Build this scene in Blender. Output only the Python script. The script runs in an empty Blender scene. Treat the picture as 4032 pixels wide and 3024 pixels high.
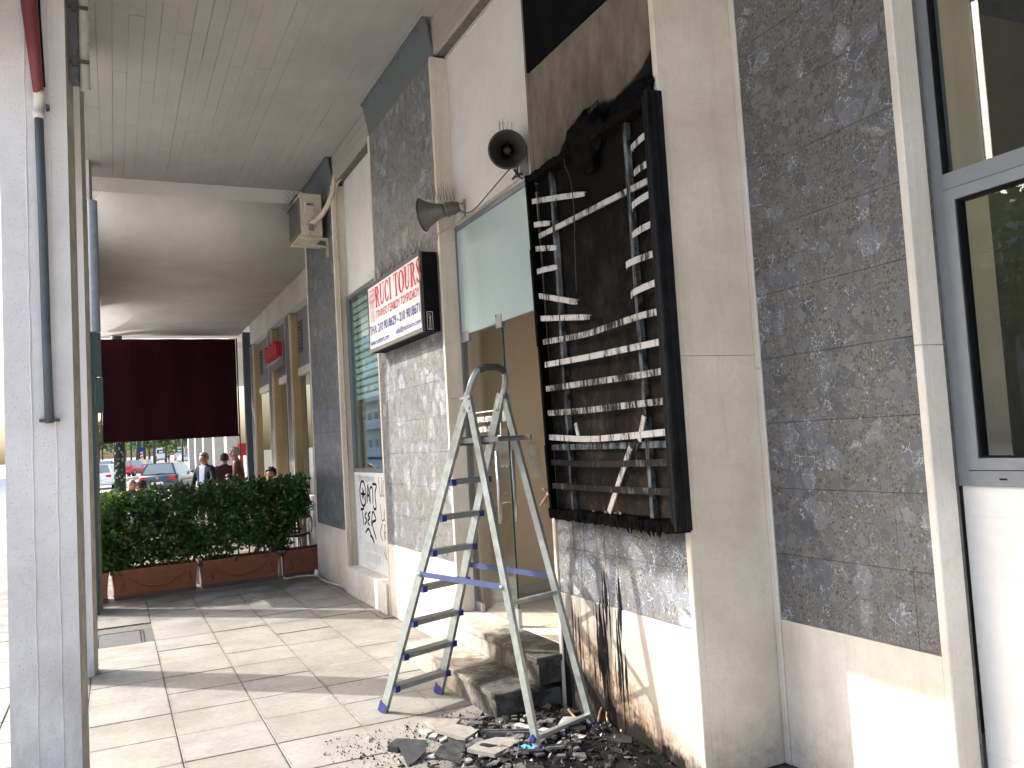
import bpy, bmesh, math, random
from math import sin, cos, pi, radians, sqrt
from mathutils import Vector, Matrix, Euler
from mathutils import noise as mnoise
random.seed(7)
R = random.Random(11)
S = bpy.context.scene
C = S.collection

# ------------------------------------------------------------------ camera, light, exposure
def make_camera():
    yaw, pit, rol = 0.44228006, 0.06472751, -0.0580191
    f = Vector((sin(yaw)*cos(pit), cos(yaw)*cos(pit), sin(pit)))
    r0 = Vector((cos(yaw), -sin(yaw), 0)); u0 = r0.cross(f)
    r = cos(rol)*r0 + sin(rol)*u0
    u = -sin(rol)*r0 + cos(rol)*u0
    m = Matrix(((r.x, u.x, -f.x, 0), (r.y, u.y, -f.y, 0), (r.z, u.z, -f.z, 1.65), (0, 0, 0, 1)))
    cd = bpy.data.cameras.new('camera'); co = bpy.data.objects.new('camera', cd)
    C.objects.link(co); co.matrix_world = m
    cd.sensor_fit = 'HORIZONTAL'; cd.sensor_width = 36.0
    cd.lens = 3333.45*36.0/4032.0
    cd.clip_start = 0.05; cd.clip_end = 3000
    S.camera = co
make_camera()

SUN_DIR = Vector((-1.0, 0.92, 0.90)).normalized()      # towards the sun
SUN_EL = math.asin(SUN_DIR.z)
world = bpy.data.worlds.new("World"); S.world = world; world.use_nodes = True
wn = world.node_tree; wn.nodes.clear()
wo = wn.nodes.new('ShaderNodeOutputWorld'); wb = wn.nodes.new('ShaderNodeBackground'); ws = wn.nodes.new('ShaderNodeTexSky')
ws.sky_type = 'NISHITA'; ws.sun_disc = False; ws.sun_elevation = SUN_EL
ws.sun_rotation = math.atan2(SUN_DIR.x, SUN_DIR.y)
ws.air_density = 1.1; ws.dust_density = 6.0; ws.ozone_density = 2.5
wb.inputs['Strength'].default_value = 0.15
wn.links.new(ws.outputs[0], wb.inputs[0]); wn.links.new(wb.outputs[0], wo.inputs[0])
sd = bpy.data.lights.new('sun', 'SUN'); so = bpy.data.objects.new('sun', sd); C.objects.link(so)
sd.energy = 2.0; sd.angle = radians(0.55); sd.color = (1.0, 0.965, 0.915)
so.location = (-20, 20, 30)
so.rotation_euler = (-SUN_DIR).to_track_quat('-Z', 'Y').to_euler()
S.view_settings.view_transform = 'Standard'; S.view_settings.look = 'None'
S.view_settings.gamma = 1.0; S.view_settings.use_curve_mapping = False
S.view_settings.exposure = 2.1
try:
    S.cycles.max_bounces = 10; S.cycles.diffuse_bounces = 6; S.cycles.transparent_max_bounces = 16
    S.cycles.use_denoising = True
except Exception:
    pass

# ------------------------------------------------------------------ material helpers
class MT:
    def __init__(s, name):
        s.m = bpy.data.materials.new(name); s.m.use_nodes = True
        s.t = s.m.node_tree; s.b = s.t.nodes['Principled BSDF']; s.o = s.t.nodes['Material Output']
        s._pos = None
    def node(s, typ, **kw):
        n = s.t.nodes.new(typ)
        for k, v in kw.items(): setattr(n, k, v)
        return n
    def put(s, sock, v):
        if hasattr(v, 'is_linked') or hasattr(v, 'links'): s.t.links.new(v, sock)
        elif isinstance(v, (tuple, list)):
            v = tuple(v)
            if sock.type == 'RGBA' and len(v) == 3: v = v+(1,)
            sock.default_value = v
        else: sock.default_value = v
    @property
    def pos(s):
        if s._pos is None: s._pos = s.node('ShaderNodeNewGeometry').outputs['Position']
        return s._pos
    def sc(s, v, sc):
        n = s.node('ShaderNodeVectorMath', operation='MULTIPLY'); s.put(n.inputs[0], v); n.inputs[1].default_value = sc
        return n.outputs[0]
    def vadd(s, a, b):
        n = s.node('ShaderNodeVectorMath', operation='ADD'); s.put(n.inputs[0], a); s.put(n.inputs[1], b); return n.outputs[0]
    def noise(s, scale, detail=4, rough=.55, vec=None, color=False):
        n = s.node('ShaderNodeTexNoise'); s.put(n.inputs['Vector'], vec if vec is not None else s.pos)
        n.inputs['Scale'].default_value = scale; n.inputs['Detail'].default_value = detail; n.inputs['Roughness'].default_value = rough
        return n.outputs['Color'] if color else n.outputs['Fac']
    def vor(s, scale, vec=None, feature='F1', out='Color'):
        n = s.node('ShaderNodeTexVoronoi', feature=feature); s.put(n.inputs['Vector'], vec if vec is not None else s.pos)
        n.inputs['Scale'].default_value = scale; return n.outputs[out]
    def ramp(s, f, stops, interp='LINEAR'):
        n = s.node('ShaderNodeValToRGB'); n.color_ramp.interpolation = interp; s.put(n.inputs[0], f)
        e = n.color_ramp.elements
        while len(e) < len(stops): e.new(0.5)
        for i, (p, c) in enumerate(stops):
            if not isinstance(c, (tuple, list)): c = (c, c, c)
            e[i].position = p; e[i].color = tuple(c)+(1,)
        return n.outputs[0]
    def mix(s, f, a, b, mode='MIX'):
        n = s.node('ShaderNodeMix', data_type='RGBA', blend_type=mode); s.put(n.inputs[0], f); s.put(n.inputs[6], a); s.put(n.inputs[7], b)
        return n.outputs[2]
    def mth(s, op, a, b=0.0, c=None, clamp=False):
        n = s.node('ShaderNodeMath', operation=op); n.use_clamp = clamp; s.put(n.inputs[0], a); s.put(n.inputs[1], b)
        if c is not None: s.put(n.inputs[2], c)
        return n.outputs[0]
    def xyz(s, v=None):
        n = s.node('ShaderNodeSeparateXYZ'); s.put(n.inputs[0], v if v is not None else s.pos); return n.outputs
    def comb(s, x, y, z):
        n = s.node('ShaderNodeCombineXYZ'); s.put(n.inputs[0], x); s.put(n.inputs[1], y); s.put(n.inputs[2], z); return n.outputs[0]
    def rng(s, v, a, b, c=0.0, d=1.0):
        n = s.node('ShaderNodeMapRange'); n.clamp = True; s.put(n.inputs[0], v)
        n.inputs[1].default_value = a; n.inputs[2].default_value = b; n.inputs[3].default_value = c; n.inputs[4].default_value = d
        return n.outputs[0]
    def rand(s): return s.node('ShaderNodeObjectInfo').outputs['Random']
    def sepc(s, c, i=0):
        n = s.node('ShaderNodeSeparateColor'); s.put(n.inputs[0], c); return n.outputs[i]
    def bump(s, h, strength=.3, dist=.01):
        n = s.node('ShaderNodeBump'); n.inputs['Strength'].default_value = strength; n.inputs['Distance'].default_value = dist
        s.put(n.inputs['Height'], h); s.t.links.new(n.outputs[0], s.b.inputs['Normal'])
    def fin(s, color, rough=.6, metal=0.0, spec=.4, **kw):
        s.put(s.b.inputs['Base Color'], color); s.put(s.b.inputs['Roughness'], rough); s.put(s.b.inputs['Metallic'], metal)
        s.b.inputs['Specular IOR Level'].default_value = spec
        for k, v in kw.items(): s.put(s.b.inputs[k], v)
        return s.m

def plain(name, col, rough=.55, metal=0.0, var=.15, scale=14, bump=0.0, spec=.4, **kw):
    t = MT(name)
    n = t.noise(scale, 5)
    n2 = t.noise(scale*7, 3)
    f = t.mth('ADD', t.mth('MULTIPLY', n, .7), t.mth('MULTIPLY', n2, .3))
    lo = tuple(c*(1-var*1.6) for c in col); hi = tuple(min(1, c*(1+var)) for c in col)
    c = t.ramp(f, [(.3, lo), (.7, hi)])
    r = t.rng(n, .3, .7, max(0.02, rough-.08), min(1, rough+.08))
    if bump: t.bump(n2, bump, .01)
    return t.fin(c, r, metal, spec, **kw)

M = {}
def marble(name, base, warm=.5, dirt=.5, soot=None):
    t = MT(name)
    n1 = t.noise(2.2, 6, .6); n2 = t.noise(16, 6, .65)
    w = t.noise(1.5, 4, .6, color=True)
    vv = t.vadd(t.sc(t.pos, (1.0, 1.6, 1.1)), t.sc(w, (.5, .5, .5)))
    ve = t.noise(3.2, 8, .62, vec=vv)
    vein = t.ramp(t.mth('ABSOLUTE', t.mth('SUBTRACT', ve, .5)), [(0, 1), (.035, .25), (.09, 0)])
    lo = tuple(c*k for c, k in zip(base, (.80, .77, .72)))
    c = t.mix(t.ramp(n1, [(.35, 0), (.68, 1)]), lo, base)
    c = t.mix(t.mth('MULTIPLY', vein, .09), c, tuple(b*.55 for b in base))
    c = t.mix(t.mth('MULTIPLY', t.ramp(n2, [(.52, 0), (.75, 1)]), .28*dirt), c, tuple(b*k for b, k in zip(base, (.62, .55, .46))))
    o = t.xyz()
    # vertical grime and a dirty foot
    st = t.noise(9, 4, .6, vec=t.sc(t.pos, (1, 1, .07)))
    c = t.mix(t.mth('MULTIPLY', t.ramp(st, [(.55, 0), (.72, 1)]), .35*dirt), c, tuple(b*k for b, k in zip(base, (.5, .45, .38))))
    ft = t.mth('MULTIPLY', t.rng(o[2], 0.0, .30, 1, 0), t.ramp(n2, [(.3, .2), (.7, 1)]))
    c = t.mix(t.mth('MULTIPLY', ft, .7*dirt), c, (.10, .085, .07))
    pits = t.ramp(t.vor(38, out='Distance'), [(.04, 1), (.10, 0)])
    gate = t.ramp(t.noise(5, 2), [(.6, 0), (.64, 1)])
    c = t.mix(t.mth('MULTIPLY', t.mth('MULTIPLY', pits, gate), .8), c, (.05, .045, .04))
    rn = t.rand(); c = t.mix(t.rng(rn, 0, 1, 0, .22), c, tuple(b*k for b, k in zip(base, (.86, .84, .80))))
    n4 = t.noise(75, 5, .75)
    c = t.mix(t.mth('MULTIPLY', t.ramp(n4, [(.46, 0), (.72, 1)]), .30), c, tuple(b*k for b, k in zip(base, (.60, .56, .50))))
    if soot: c = soot(t, c, o)
    t.bump(n2, .08, .004)
    if soot: return t.fin(c, .75, 0, .05)
    return t.fin(c, t.rng(n2, .3, .7, .32, .5), 0, .35)

RUNS = [(4.135,.020,.92,.58),(4.165,.010,.90,.40),(4.10,.008,.86,.50),(3.990,.022,.93,.56),(4.015,.008,.85,.45),(4.245,.011,.72,.28),(4.205,.030,.73,.20),(4.150,.013,.62,.22),(4.17,.007,.52,.12),
        (4.035,.013,.71,.18),(4.005,.012,.60,.12),(3.965,.010,.52,.17),(4.53,.009,.70,.22),(4.50,.007,.66,.30),(4.46,.010,.62,.15),(4.57,.012,.52,.02),(4.615,.020,.48,-.1),(4.42,.006,.48,.2),(4.655,.02,.7,-.1),(4.35,.005,.60,.33),(4.30,.006,.45,.15),(4.07,.006,.5,.2)]
def runs(t, y, z):
    wob = t.mth('MULTIPLY', t.mth('SUBTRACT', t.noise(1.0, 3, .6, vec=t.comb(1.0, t.mth('MULTIPLY', y, 30), t.mth('MULTIPLY', z, 4))), .5), .035)
    yy = t.mth('ADD', y, wob); out = None
    rag = t.mth('MULTIPLY', t.mth('SUBTRACT', t.noise(1.0, 3, .7, vec=t.comb(4.0, t.mth('MULTIPLY', y, 120), t.mth('MULTIPLY', z, 9))), .5), .02)
    for y0, w, zt, zb in RUNS:
        d = t.mth('ADD', t.mth('ABSOLUTE', t.mth('SUBTRACT', yy, y0)), rag)
        prof = t.mth('MULTIPLY', t.rng(z, zt-.22, zt, 1, 0), t.rng(z, zb-.04, zb+.16, 0, 1))
        m = t.rng(t.mth('SUBTRACT', t.mth('MULTIPLY', prof, w), d), -.0035, .0005, 0, 1)
        m = t.mth('MULTIPLY', m, t.rng(prof, .02, .1, 0, 1))
        out = m if out is None else t.mth('MAXIMUM', out, m)
    return out
def soot_plinth(t, c, o):
    # black runs of melted plastic, brown scorch, black foot: shaped marks left by the fire
    y, z = o[1], o[2]
    run = t.noise(1.0, 2, .5, vec=t.comb(0.0, t.mth('MULTIPLY', y, 26), t.mth('MULTIPLY', z, 1.1)))
    fine = t.noise(1.0, 3, .6, vec=t.comb(3.0, t.mth('MULTIPLY', y, 95), t.mth('MULTIPLY', z, 2.6)))
    side = t.rng(y, 3.75, 4.60, -.07, .15)
    taper = t.rng(t.mth('ADD', z, t.mth('MULTIPLY', t.noise(1.0, 2, .5, vec=t.comb(7.0, t.mth('MULTIPLY', y, 40), 0.0)), .5)), .25, .70, .16, 0)
    d = t.mth('SUBTRACT', t.mth('ADD', t.mth('ADD', run, t.mth('MULTIPLY', t.mth('SUBTRACT', fine, .5), .45)), side), taper)
    drip = t.ramp(d, [(.60, 0), (.63, 1)])
    drip = t.mth('MULTIPLY', drip, t.rng(y, 3.72, 3.95, 0, 1))
    n = t.noise(5, 5, .65)
    n8 = t.noise(1.0, 5, .7, vec=t.comb(2.0, t.mth('MULTIPLY', y, 16), t.mth('MULTIPLY', z, 7)))
    zb = t.mth('ADD', t.mth('ADD', .05, t.rng(y, 3.45, 4.68, 0, .30)), t.mth('MULTIPLY', t.mth('SUBTRACT', t.mth('ADD', n, n8), 1.0), .26))
    b1 = t.rng(t.mth('SUBTRACT', t.mth('ADD', zb, t.rng(y, 3.4, 4.0, .04, .26)), z), -.05, .16, 0, 1)
    fleck = t.ramp(t.noise(60, 4, .7, vec=t.sc(t.pos, (1, 1, .4))), [(.40, .30), (.58, 1)])
    c = t.mix(t.mth('MULTIPLY', t.mth('MULTIPLY', b1, fleck), .92), c, (.13, .062, .022))
    b2 = t.rng(t.mth('SUBTRACT', zb, z), -.03, .05, 0, 1)
    c = t.mix(t.mth('MULTIPLY', b2, .97), c, (.009, .0085, .008))
    grey = t.mth('MULTIPLY', t.rng(y, 4.1, 4.6, 0, 1), t.ramp(t.noise(8, 5, .6, vec=t.sc(t.pos, (1, 1, .35))), [(.42, 0), (.62, 1)]))
    c = t.mix(t.mth('MULTIPLY', grey, .45), c, (.15, .14, .14))
    c = t.mix(t.mth('MULTIPLY', drip, .32), c, (.05, .045, .04))
    return t.mix(runs(t, y, z), c, (.008, .008, .009))

def soot_step(t, c, o):
    dx = t.mth('SUBTRACT', o[0], 2.46); dy = t.mth('SUBTRACT', o[1], 4.55)
    d = t.mth('SQRT', t.mth('ADD', t.mth('MULTIPLY', dx, dx), t.mth('MULTIPLY', t.mth('MULTIPLY', dy, dy), .42)))
    n = t.noise(7, 6, .7)
    k = t.rng(t.mth('SUBTRACT', t.mth('ADD', .34, t.mth('MULTIPLY', n, .62)), d), -.06, .12, 0, 1)
    c = t.mix(t.mth('MULTIPLY', k, .94), c, (.025, .023, .021))
    n2 = t.noise(5.5, 8, .78)
    k2 = t.mth('MULTIPLY', t.ramp(n2, [(.47, 0), (.56, 1)]), t.rng(o[1], 6.3, 5.1, .1, .95))
    return t.mix(t.mth('MULTIPLY', k2, .8), c, (.12, .112, .108))

def soot_upper(t, c, o):
    y, z = o[1], o[2]
    n = t.noise(6, 5, .65)
    zz = [(3.30,3.60),(3.36,3.54),(3.45,3.475),(3.55,3.44),(3.70,3.43),(3.86,3.465),(4.08,3.47),(4.22,3.43),(4.31,3.36),(4.38,3.27),(4.7,3.24)]
    lr = t.ramp(t.rng(y, 3.3, 4.7), [((a_-3.3)/1.4, (b_-3.2)/.5) for a_, b_ in zz])
    lim = t.mth('ADD', t.mth('ADD', t.mth('MULTIPLY', lr, .5), 3.2), t.mth('MULTIPLY', t.mth('SUBTRACT', n, .5), .07))
    m = t.rng(t.mth('SUBTRACT', lim, z), -.012, .012, 0, 1)
    br = t.noise(3.4, 7, .75, vec=t.sc(t.pos, (1, 1.5, .7)))
    near = t.rng(t.mth('SUBTRACT', z, lim), 0, .30, .14, 0)
    c = t.mix(t.mth('ADD', t.ramp(br, [(.30, .60), (.68, .96)]), near, clamp=True), c, (.095, .077, .058))
    return t.mix(m, c, (.010, .0095, .009))

M['marble'] = marble('marble_cream', (.71, .645, .555), dirt=1.0)
M['marble_white'] = marble('marble_white', (.70, .665, .61), dirt=.9)
M['marble_tan'] = marble('marble_tan', (.50, .37, .20), dirt=1.0)
M['marble_burnt'] = marble('marble_scorched', (.50, .455, .40), dirt=.6, soot=soot_plinth)
M['marble_step'] = marble('marble_step_sooty', (.52, .48, .42), dirt=.9, soot=soot_step)
M['marble_upper'] = marble('marble_smoked', (.45, .40, .33), dirt=1.0, soot=soot_upper)

def breccia(name, gain=1.0, stretch=(1, 1, 1), soot=False, cool=1.0):
    t = MT(name)
    p = t.sc(t.pos, stretch)
    w = t.noise(9, 4, .65, color=True, vec=p)
    pw = t.vadd(p, t.sc(w, (.075, .075, .075)))
    g = lambda a: tuple(min(.8, x*gain) for x in a)
    # fine gritty matrix, grey-olive, with dark and pale specks
    m1 = t.noise(95, 7, .8, vec=p)
    matrix = t.ramp(m1, [(.34, g((.030, .028, .027))), (.47, g((.092, .087, .080))), (.58, g((.148, .147, .142))), (.76, g((.27, .27, .262)))])
    pf = t.vadd(p, t.sc(t.noise(40, 3, .6, color=True, vec=p), (.02, .02, .02)))
    sp = t.vor(62, vec=pf); sd_ = t.vor(62, vec=pf, out='Distance')
    spk = t.mth('MULTIPLY', t.ramp(t.sepc(sp, 0), [(.45, 0), (.48, 1)]), t.ramp(sd_, [(.40, 1), (.52, 0)]))
    matrix = t.mix(t.mth('MULTIPLY', spk, .75), matrix, t.ramp(t.sepc(sp, 1), [(.35, g((.024, .023, .024))), (.6, g((.085, .085, .09))), (.90, g((.18, .18, .175))), (.97, g((.36, .355, .34)))]))
    def clasts(scale, thr, off, soft):
        q = t.vadd(pw, (off, off*1.7, off*.6))
        cc = t.vor(scale, vec=q); cd = t.vor(scale, vec=q, feature='DISTANCE_TO_EDGE', out='Distance')
        gate = t.mth('MULTIPLY', t.ramp(t.sepc(cc, 0), [(thr, 0), (thr+.01, 1)]), t.ramp(t.mth('ADD', cd, t.mth('MULTIPLY', t.mth('SUBTRACT', m1, .5), .12)), [(.06, 0), (.06+soft, 1)]))
        return cc, gate
    n5 = t.noise(22, 6, .7, vec=p)
    cB, gB = clasts(21, .46, 3.1, .02)
    colB = t.ramp(t.sepc(cB, 1), [(0, g((.05, .052, .058))), (.5, g((.105, .113, .13))), (1, g((.18, .18, .178)))])
    c = t.mix(t.mth('MULTIPLY', gB, .8), matrix, t.mix(t.mth('MULTIPLY', n5, .7), colB, g((.09, .09, .095))))
    cA, gA = clasts(7.5, .50, 0.0, .02)
    colA = t.ramp(t.sepc(cA, 1), [(0, g((.052, .056, .063))), (.4, g((.10, .108, .122*cool))), (.75, g((.145, .153, .17*cool))), (1, g((.20, .20, .205)))])
    colA = t.mix(t.ramp(n5, [(.3, .65), (.7, 0)]), colA, g((.07, .072, .08)))
    # white calcite net inside the big pieces
    pv = t.vadd(p, t.sc(t.noise(14, 4, .65, color=True, vec=p), (.06, .06, .06)))
    ve = t.vor(44, vec=pv, feature='DISTANCE_TO_EDGE', out='Distance')
    ve2 = t.vor(13, vec=pv, feature='DISTANCE_TO_EDGE', out='Distance')
    net = t.mth('MULTIPLY', t.ramp(ve, [(.012, 1), (.07, 0)]), t.ramp(t.noise(10, 6, .75, vec=p), [(.46, 0), (.62, 1)]))
    net2 = t.mth('MULTIPLY', t.ramp(ve2, [(.004, 1), (.018, 0)]), t.ramp(t.noise(5, 3, .6, vec=t.vadd(p, (5, 5, 5))), [(.48, 0), (.58, 1)]))
    net = t.mth('MAXIMUM', net, net2)
    colA = t.mix(t.mth('MULTIPLY', net, .9), colA, g((.46, .46, .46)))
    c = t.mix(gA, c, colA)
    fl = t.vor(30, vec=t.sc(t.vadd(p, t.sc(w, (.16, .16, .16))), (1, 1, .45)), out='Distance')
    fg = t.ramp(t.noise(13, 4, .7, vec=p), [(.57, 0), (.66, 1)])
    c = t.mix(t.mth('MULTIPLY', t.mth('MULTIPLY', t.ramp(fl, [(.05, 1), (.20, 0)]), fg), .75), c, g((.40, .39, .37)))
    rn = t.rand(); c = t.mix(t.rng(rn, 0, 1, 0, .12), c, g((.08, .08, .082)))
    if soot:
        o = t.xyz()
        st = t.noise(1.0, 3, .6, vec=t.comb(0.0, t.mth('MULTIPLY', o[1], 24), t.mth('MULTIPLY', o[2], 1.3)))
        k = t.mth('ADD', st, t.rng(o[1], 3.7, 4.6, -.14, .08))
        c = t.mix(t.mth('MULTIPLY', t.ramp(k, [(.58, 0), (.64, 1)]), .4), c, (.010, .010, .010))
        gr = t.mth('MULTIPLY', t.ramp(t.noise(4, 6, .7, vec=t.sc(t.pos, (1, 1, .6))), [(.45, 0), (.62, 1)]), t.rng(o[1], 3.3, 4.2, .1, .6))
        c = t.mix(gr, c, (.06, .055, .05))
        c = t.mix(runs(t, o[1], o[2]), c, (.008, .008, .009))
        top = t.rng(t.mth('ADD', o[2], t.mth('MULTIPLY', t.noise(9, 4), .12)), 1.12, 1.30, 0, 1)
        c = t.mix(t.mth('MULTIPLY', top, .9), c, (.022, .02, .018))
    t.bump(t.noise(60, 3, .6), .05, .003)
    return t.fin(c, t.rng(t.noise(20, 3), .3, .7, .30, .5) if not soot else .75, 0, .35 if not soot else .05)
M['stone'] = breccia('grey_breccia', 1.15)
M['stone_pale'] = breccia('grey_breccia_pale', 1.45, (1.25, 1.25, 1.0))
M['stone_far'] = breccia('grey_breccia_far', 1.05, (1, 1, .7))
M['stone_burnt'] = breccia('grey_breccia_scorched', 1.85, soot=True)

def paving():
    t = MT('cream_paving')
    n = t.noise(3.0, 6, .65); n2 = t.noise(26, 5, .6); rn = t.rand()
    c = t.ramp(n, [(.3, (.215, .204, .186)), (.55, (.275, .266, .247)), (.75, (.32, .312, .295))])
    c = t.mix(t.rng(rn, 0, 1, 0, .5), c, (.235, .215, .185))
    c = t.mix(t.mth('MULTIPLY', t.ramp(n2, [(.5, 0), (.8, 1)]), .35), c, (.13, .115, .095))
    st = t.noise(1.3, 7, .72)
    c = t.mix(t.mth('MULTIPLY', t.ramp(st, [(.46, 0), (.64, 1)]), .5), c, (.125, .112, .095))
    ge = t.xyz(t.node('ShaderNodeTexCoord').outputs['Generated'])
    ex = t.mth('MINIMUM', ge[0], t.mth('SUBTRACT', 1.0, ge[0])); ey = t.mth('MINIMUM', ge[1], t.mth('SUBTRACT', 1.0, ge[1]))
    ed = t.mth('ADD', t.mth('MINIMUM', ex, ey), t.mth('MULTIPLY', t.mth('SUBTRACT', t.noise(14, 6, .75), .5), .10))
    c = t.mix(t.rng(ed, 0.0, .028, .55, 0), c, (.05, .045, .038))
    o = t.xyz()
    dots = t.ramp(t.vor(16, out='Distance'), [(.03, 1), (.07, 0)]); dg = t.ramp(t.noise(2.2, 2), [(.55, 0), (.6, 1)])
    c = t.mix(t.mth('MULTIPLY', t.mth('MULTIPLY', dots, dg), .75), c, (.07, .065, .06))
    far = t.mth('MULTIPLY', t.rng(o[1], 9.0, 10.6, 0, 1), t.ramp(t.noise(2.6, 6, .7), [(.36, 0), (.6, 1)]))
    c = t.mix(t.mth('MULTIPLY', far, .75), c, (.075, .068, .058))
    dx = t.mth('SUBTRACT', o[0], 2.25); dy = t.mth('SUBTRACT', o[1], 3.75)
    d = t.mth('SQRT', t.mth('ADD', t.mth('MULTIPLY', dx, dx), t.mth('MULTIPLY', t.mth('MULTIPLY', dy, dy), .8)))
    k = t.rng(t.mth('SUBTRACT', t.mth('ADD', .55, t.mth('MULTIPLY', t.noise(3.5, 6, .7), 1.0)), d), -.12, .5, 0, 1)
    c = t.mix(t.mth('MULTIPLY', k, .85), c, (.075, .068, .062))
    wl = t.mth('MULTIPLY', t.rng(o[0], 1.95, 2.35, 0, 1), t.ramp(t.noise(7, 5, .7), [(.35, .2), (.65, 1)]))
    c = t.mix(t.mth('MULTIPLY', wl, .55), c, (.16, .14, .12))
    t.bump(n2, .12, .004)
    return t.fin(c, t.rng(n2, .3, .7, .5, .7), 0, .35)
M['paving'] = paving()
M['mortar'] = plain('dark_joint_mortar', (.13, .12, .105), .9, var=.4, scale=30, bump=.3)

def ceiling_mat(name, base, boards):
    t = MT(name)
    n = t.noise(1.1, 5, .6); n2 = t.noise(9, 5, .65, vec=t.sc(t.pos, (1, .25, 1))); rn = t.rand()
    c = t.mix(t.ramp(n, [(.3, 0), (.7, 1)]), tuple(b*.80 for b in base), base)
    c = t.mix(t.mth('MULTIPLY', t.ramp(n2, [(.45, 0), (.75, 1)]), .25), c, tuple(b*.66 for b in base))
    sp = t.ramp(t.vor(15, out='Distance'), [(.025, 1), (.055, 0)]); sg = t.ramp(t.noise(3, 2), [(.58, 0), (.62, 1)])
    c = t.mix(t.mth('MULTIPLY', t.mth('MULTIPLY', sp, sg), .8), c, (.04, .035, .03))
    if boards: c = t.mix(t.rng(rn, 0, 1, 0, .16), c, tuple(b*.70 for b in base))
    t.bump(t.noise(34, 5, .6, vec=t.sc(t.pos, (1, .2, 1))), .22, .006)
    return t.fin(c, .85, 0, .25)
M['ceiling'] = ceiling_mat('board_marked_paint', (.345, .335, .32), True)
M['soffit'] = ceiling_mat('smooth_soffit_paint', (.62, .60, .57), False)
M['beam_board'] = ceiling_mat('beam_board_paint', (.36, .335, .31), True)

def roughcast():
    t = MT('roughcast_white_paint')
    v = t.vor(58, out='Distance'); g = t.ramp(t.noise(22, 2), [(.36, 0), (.5, 1)])
    h = t.mth('MULTIPLY', t.ramp(v, [(.12, 1), (.32, 0)]), g)
    o = t.xyz(); n = t.noise(2.2, 6, .65)
    c = t.ramp(n, [(.3, (.56, .54, .53)), (.7, (.68, .66, .65))])
    lo = t.mth('MULTIPLY', t.rng(o[2], 1.3, .3, 0, 1), t.ramp(t.noise(3.5, 6, .7, vec=t.sc(t.pos, (1, 1, .5))), [(.4, 0), (.65, 1)]))
    c = t.mix(t.mth('MULTIPLY', lo, .6), c, (.26, .235, .22))
    pit = t.ramp(t.vor(45, out='Distance'), [(.05, 1), (.12, 0)]); pg = t.ramp(t.noise(11, 2), [(.57, 0), (.63, 1)])
    c = t.mix(t.mth('MULTIPLY', t.mth('MULTIPLY', pit, pg), .3), c, (.2, .18, .17))
    t.bump(t.mth('ADD', h, t.mth('MULTIPLY', t.noise(55, 3), .3)), .35, .01)
    return t.fin(c, .7, 0, .3)
M['marble_dusty'] = marble('dusty_broken_marble', (.36, .345, .325), dirt=1.0)
M['roughcast'] = roughcast()
M['roughcast_shaded_grimy'] = plain('shaded_grimy_roughcast', (.34, .315, .275), .85, var=.25, scale=9, bump=.8)  # grime and the chamfers' shade, both put into the colour
M['plaster'] = plain('white_plaster', (.62, .60, .565), .8, var=.07, scale=1.6, bump=.05)
M['white_panel'] = plain('white_boarding', (.66, .655, .64), .55, var=.06, scale=3, bump=.04)
M['blue_metal'] = plain('blue_grey_flashing', (.115, .135, .14), .5, .1, var=.12, scale=3)
M['soot_metal'] = plain('sooty_flashing', (.007, .007, .007), .9, var=.4, scale=6, spec=.03)
M['frame_grey'] = plain('grey_aluminium', (.19, .205, .225), .38, .25, var=.06, scale=20)
M['frame_dark'] = plain('dark_jamb', (.07, .06, .055), .6, var=.3, scale=12)
M['steel'] = plain('brushed_steel', (.42, .43, .44), .34, .85, var=.03, scale=8)
M['alu'] = plain('ladder_aluminium', (.30, .325, .31), .38, .5, var=.16, scale=26)
M['alu_dark'] = plain('ladder_tread', (.15, .15, .14), .45, .5, var=.25, scale=30)
M['blue_plastic'] = plain('blue_plastic', (.018, .025, .16), .45, var=.2)
M['blue_strap'] = plain('blue_strap', (.045, .065, .17), .6, var=.2)
M['black'] = plain('black_paint', (.008, .008, .009), .6, var=.3, spec=.08)
M['char'] = plain('char_black', (.007, .0066, .0062), .95, var=.6, scale=18, bump=.5, spec=.03)
M['char_blue'] = plain('char_profile', (.010, .0105, .0125), .6, .0, var=.5, scale=14, bump=.2, spec=.12)
M['horn'] = plain('grey_horn_paint', (.13, .125, .11), .45, .3, var=.15, scale=10)
M['horn_dark'] = plain('dark_horn_paint', (.05, .045, .04), .6, .1, var=.2, scale=8)
M['wire'] = plain('spike_wire', (.09, .085, .08), .45, .5)
M['cable'] = plain('cream_cable', (.42, .36, .27), .6)
M['cable_dark'] = plain('dark_cable', (.03, .028, .025), .6)
M['pipe_grey'] = plain('grey_plastic_pipe', (.075, .088, .10), .5, var=.2, scale=9)
M['pipe_red'] = plain('red_painted_pipe', (.17, .03, .035), .5, var=.2, scale=9)
M['lamp_body'] = plain('lamp_housing', (.09, .092, .10), .5)
M['lamp_cover'] = plain('dusty_lamp_cover', (.42, .40, .36), .25, var=.1)
M['ac'] = plain('aged_cream_casing', (.52, .46, .36), .5, var=.12, scale=6)
M['ac_dark'] = plain('ac_grille', (.11, .10, .085), .6)
M['terracotta'] = plain('terracotta_brown', (.21, .070, .034), .7, var=.2, scale=7, bump=.15)
M['terracotta_d'] = plain('terracotta_foot', (.10, .055, .045), .8, var=.25, scale=9)
M['soil'] = plain('potting_soil', (.04, .03, .02), .95, bump=.5)
M['maroon'] = plain('maroon_canvas', (.026, .006, .0085), .95, var=.2, scale=60, bump=.1, spec=.03)
M['tan_wall'] = plain('tan_painted_wall', (.80, .63, .455), .85, var=.04, scale=2)
M['switch'] = plain('switch_plastic', (.80, .77, .68), .4)
M['tile'] = plain('cream_floor_tile', (.68, .62, .53), .3, var=.06, scale=3)
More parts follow.
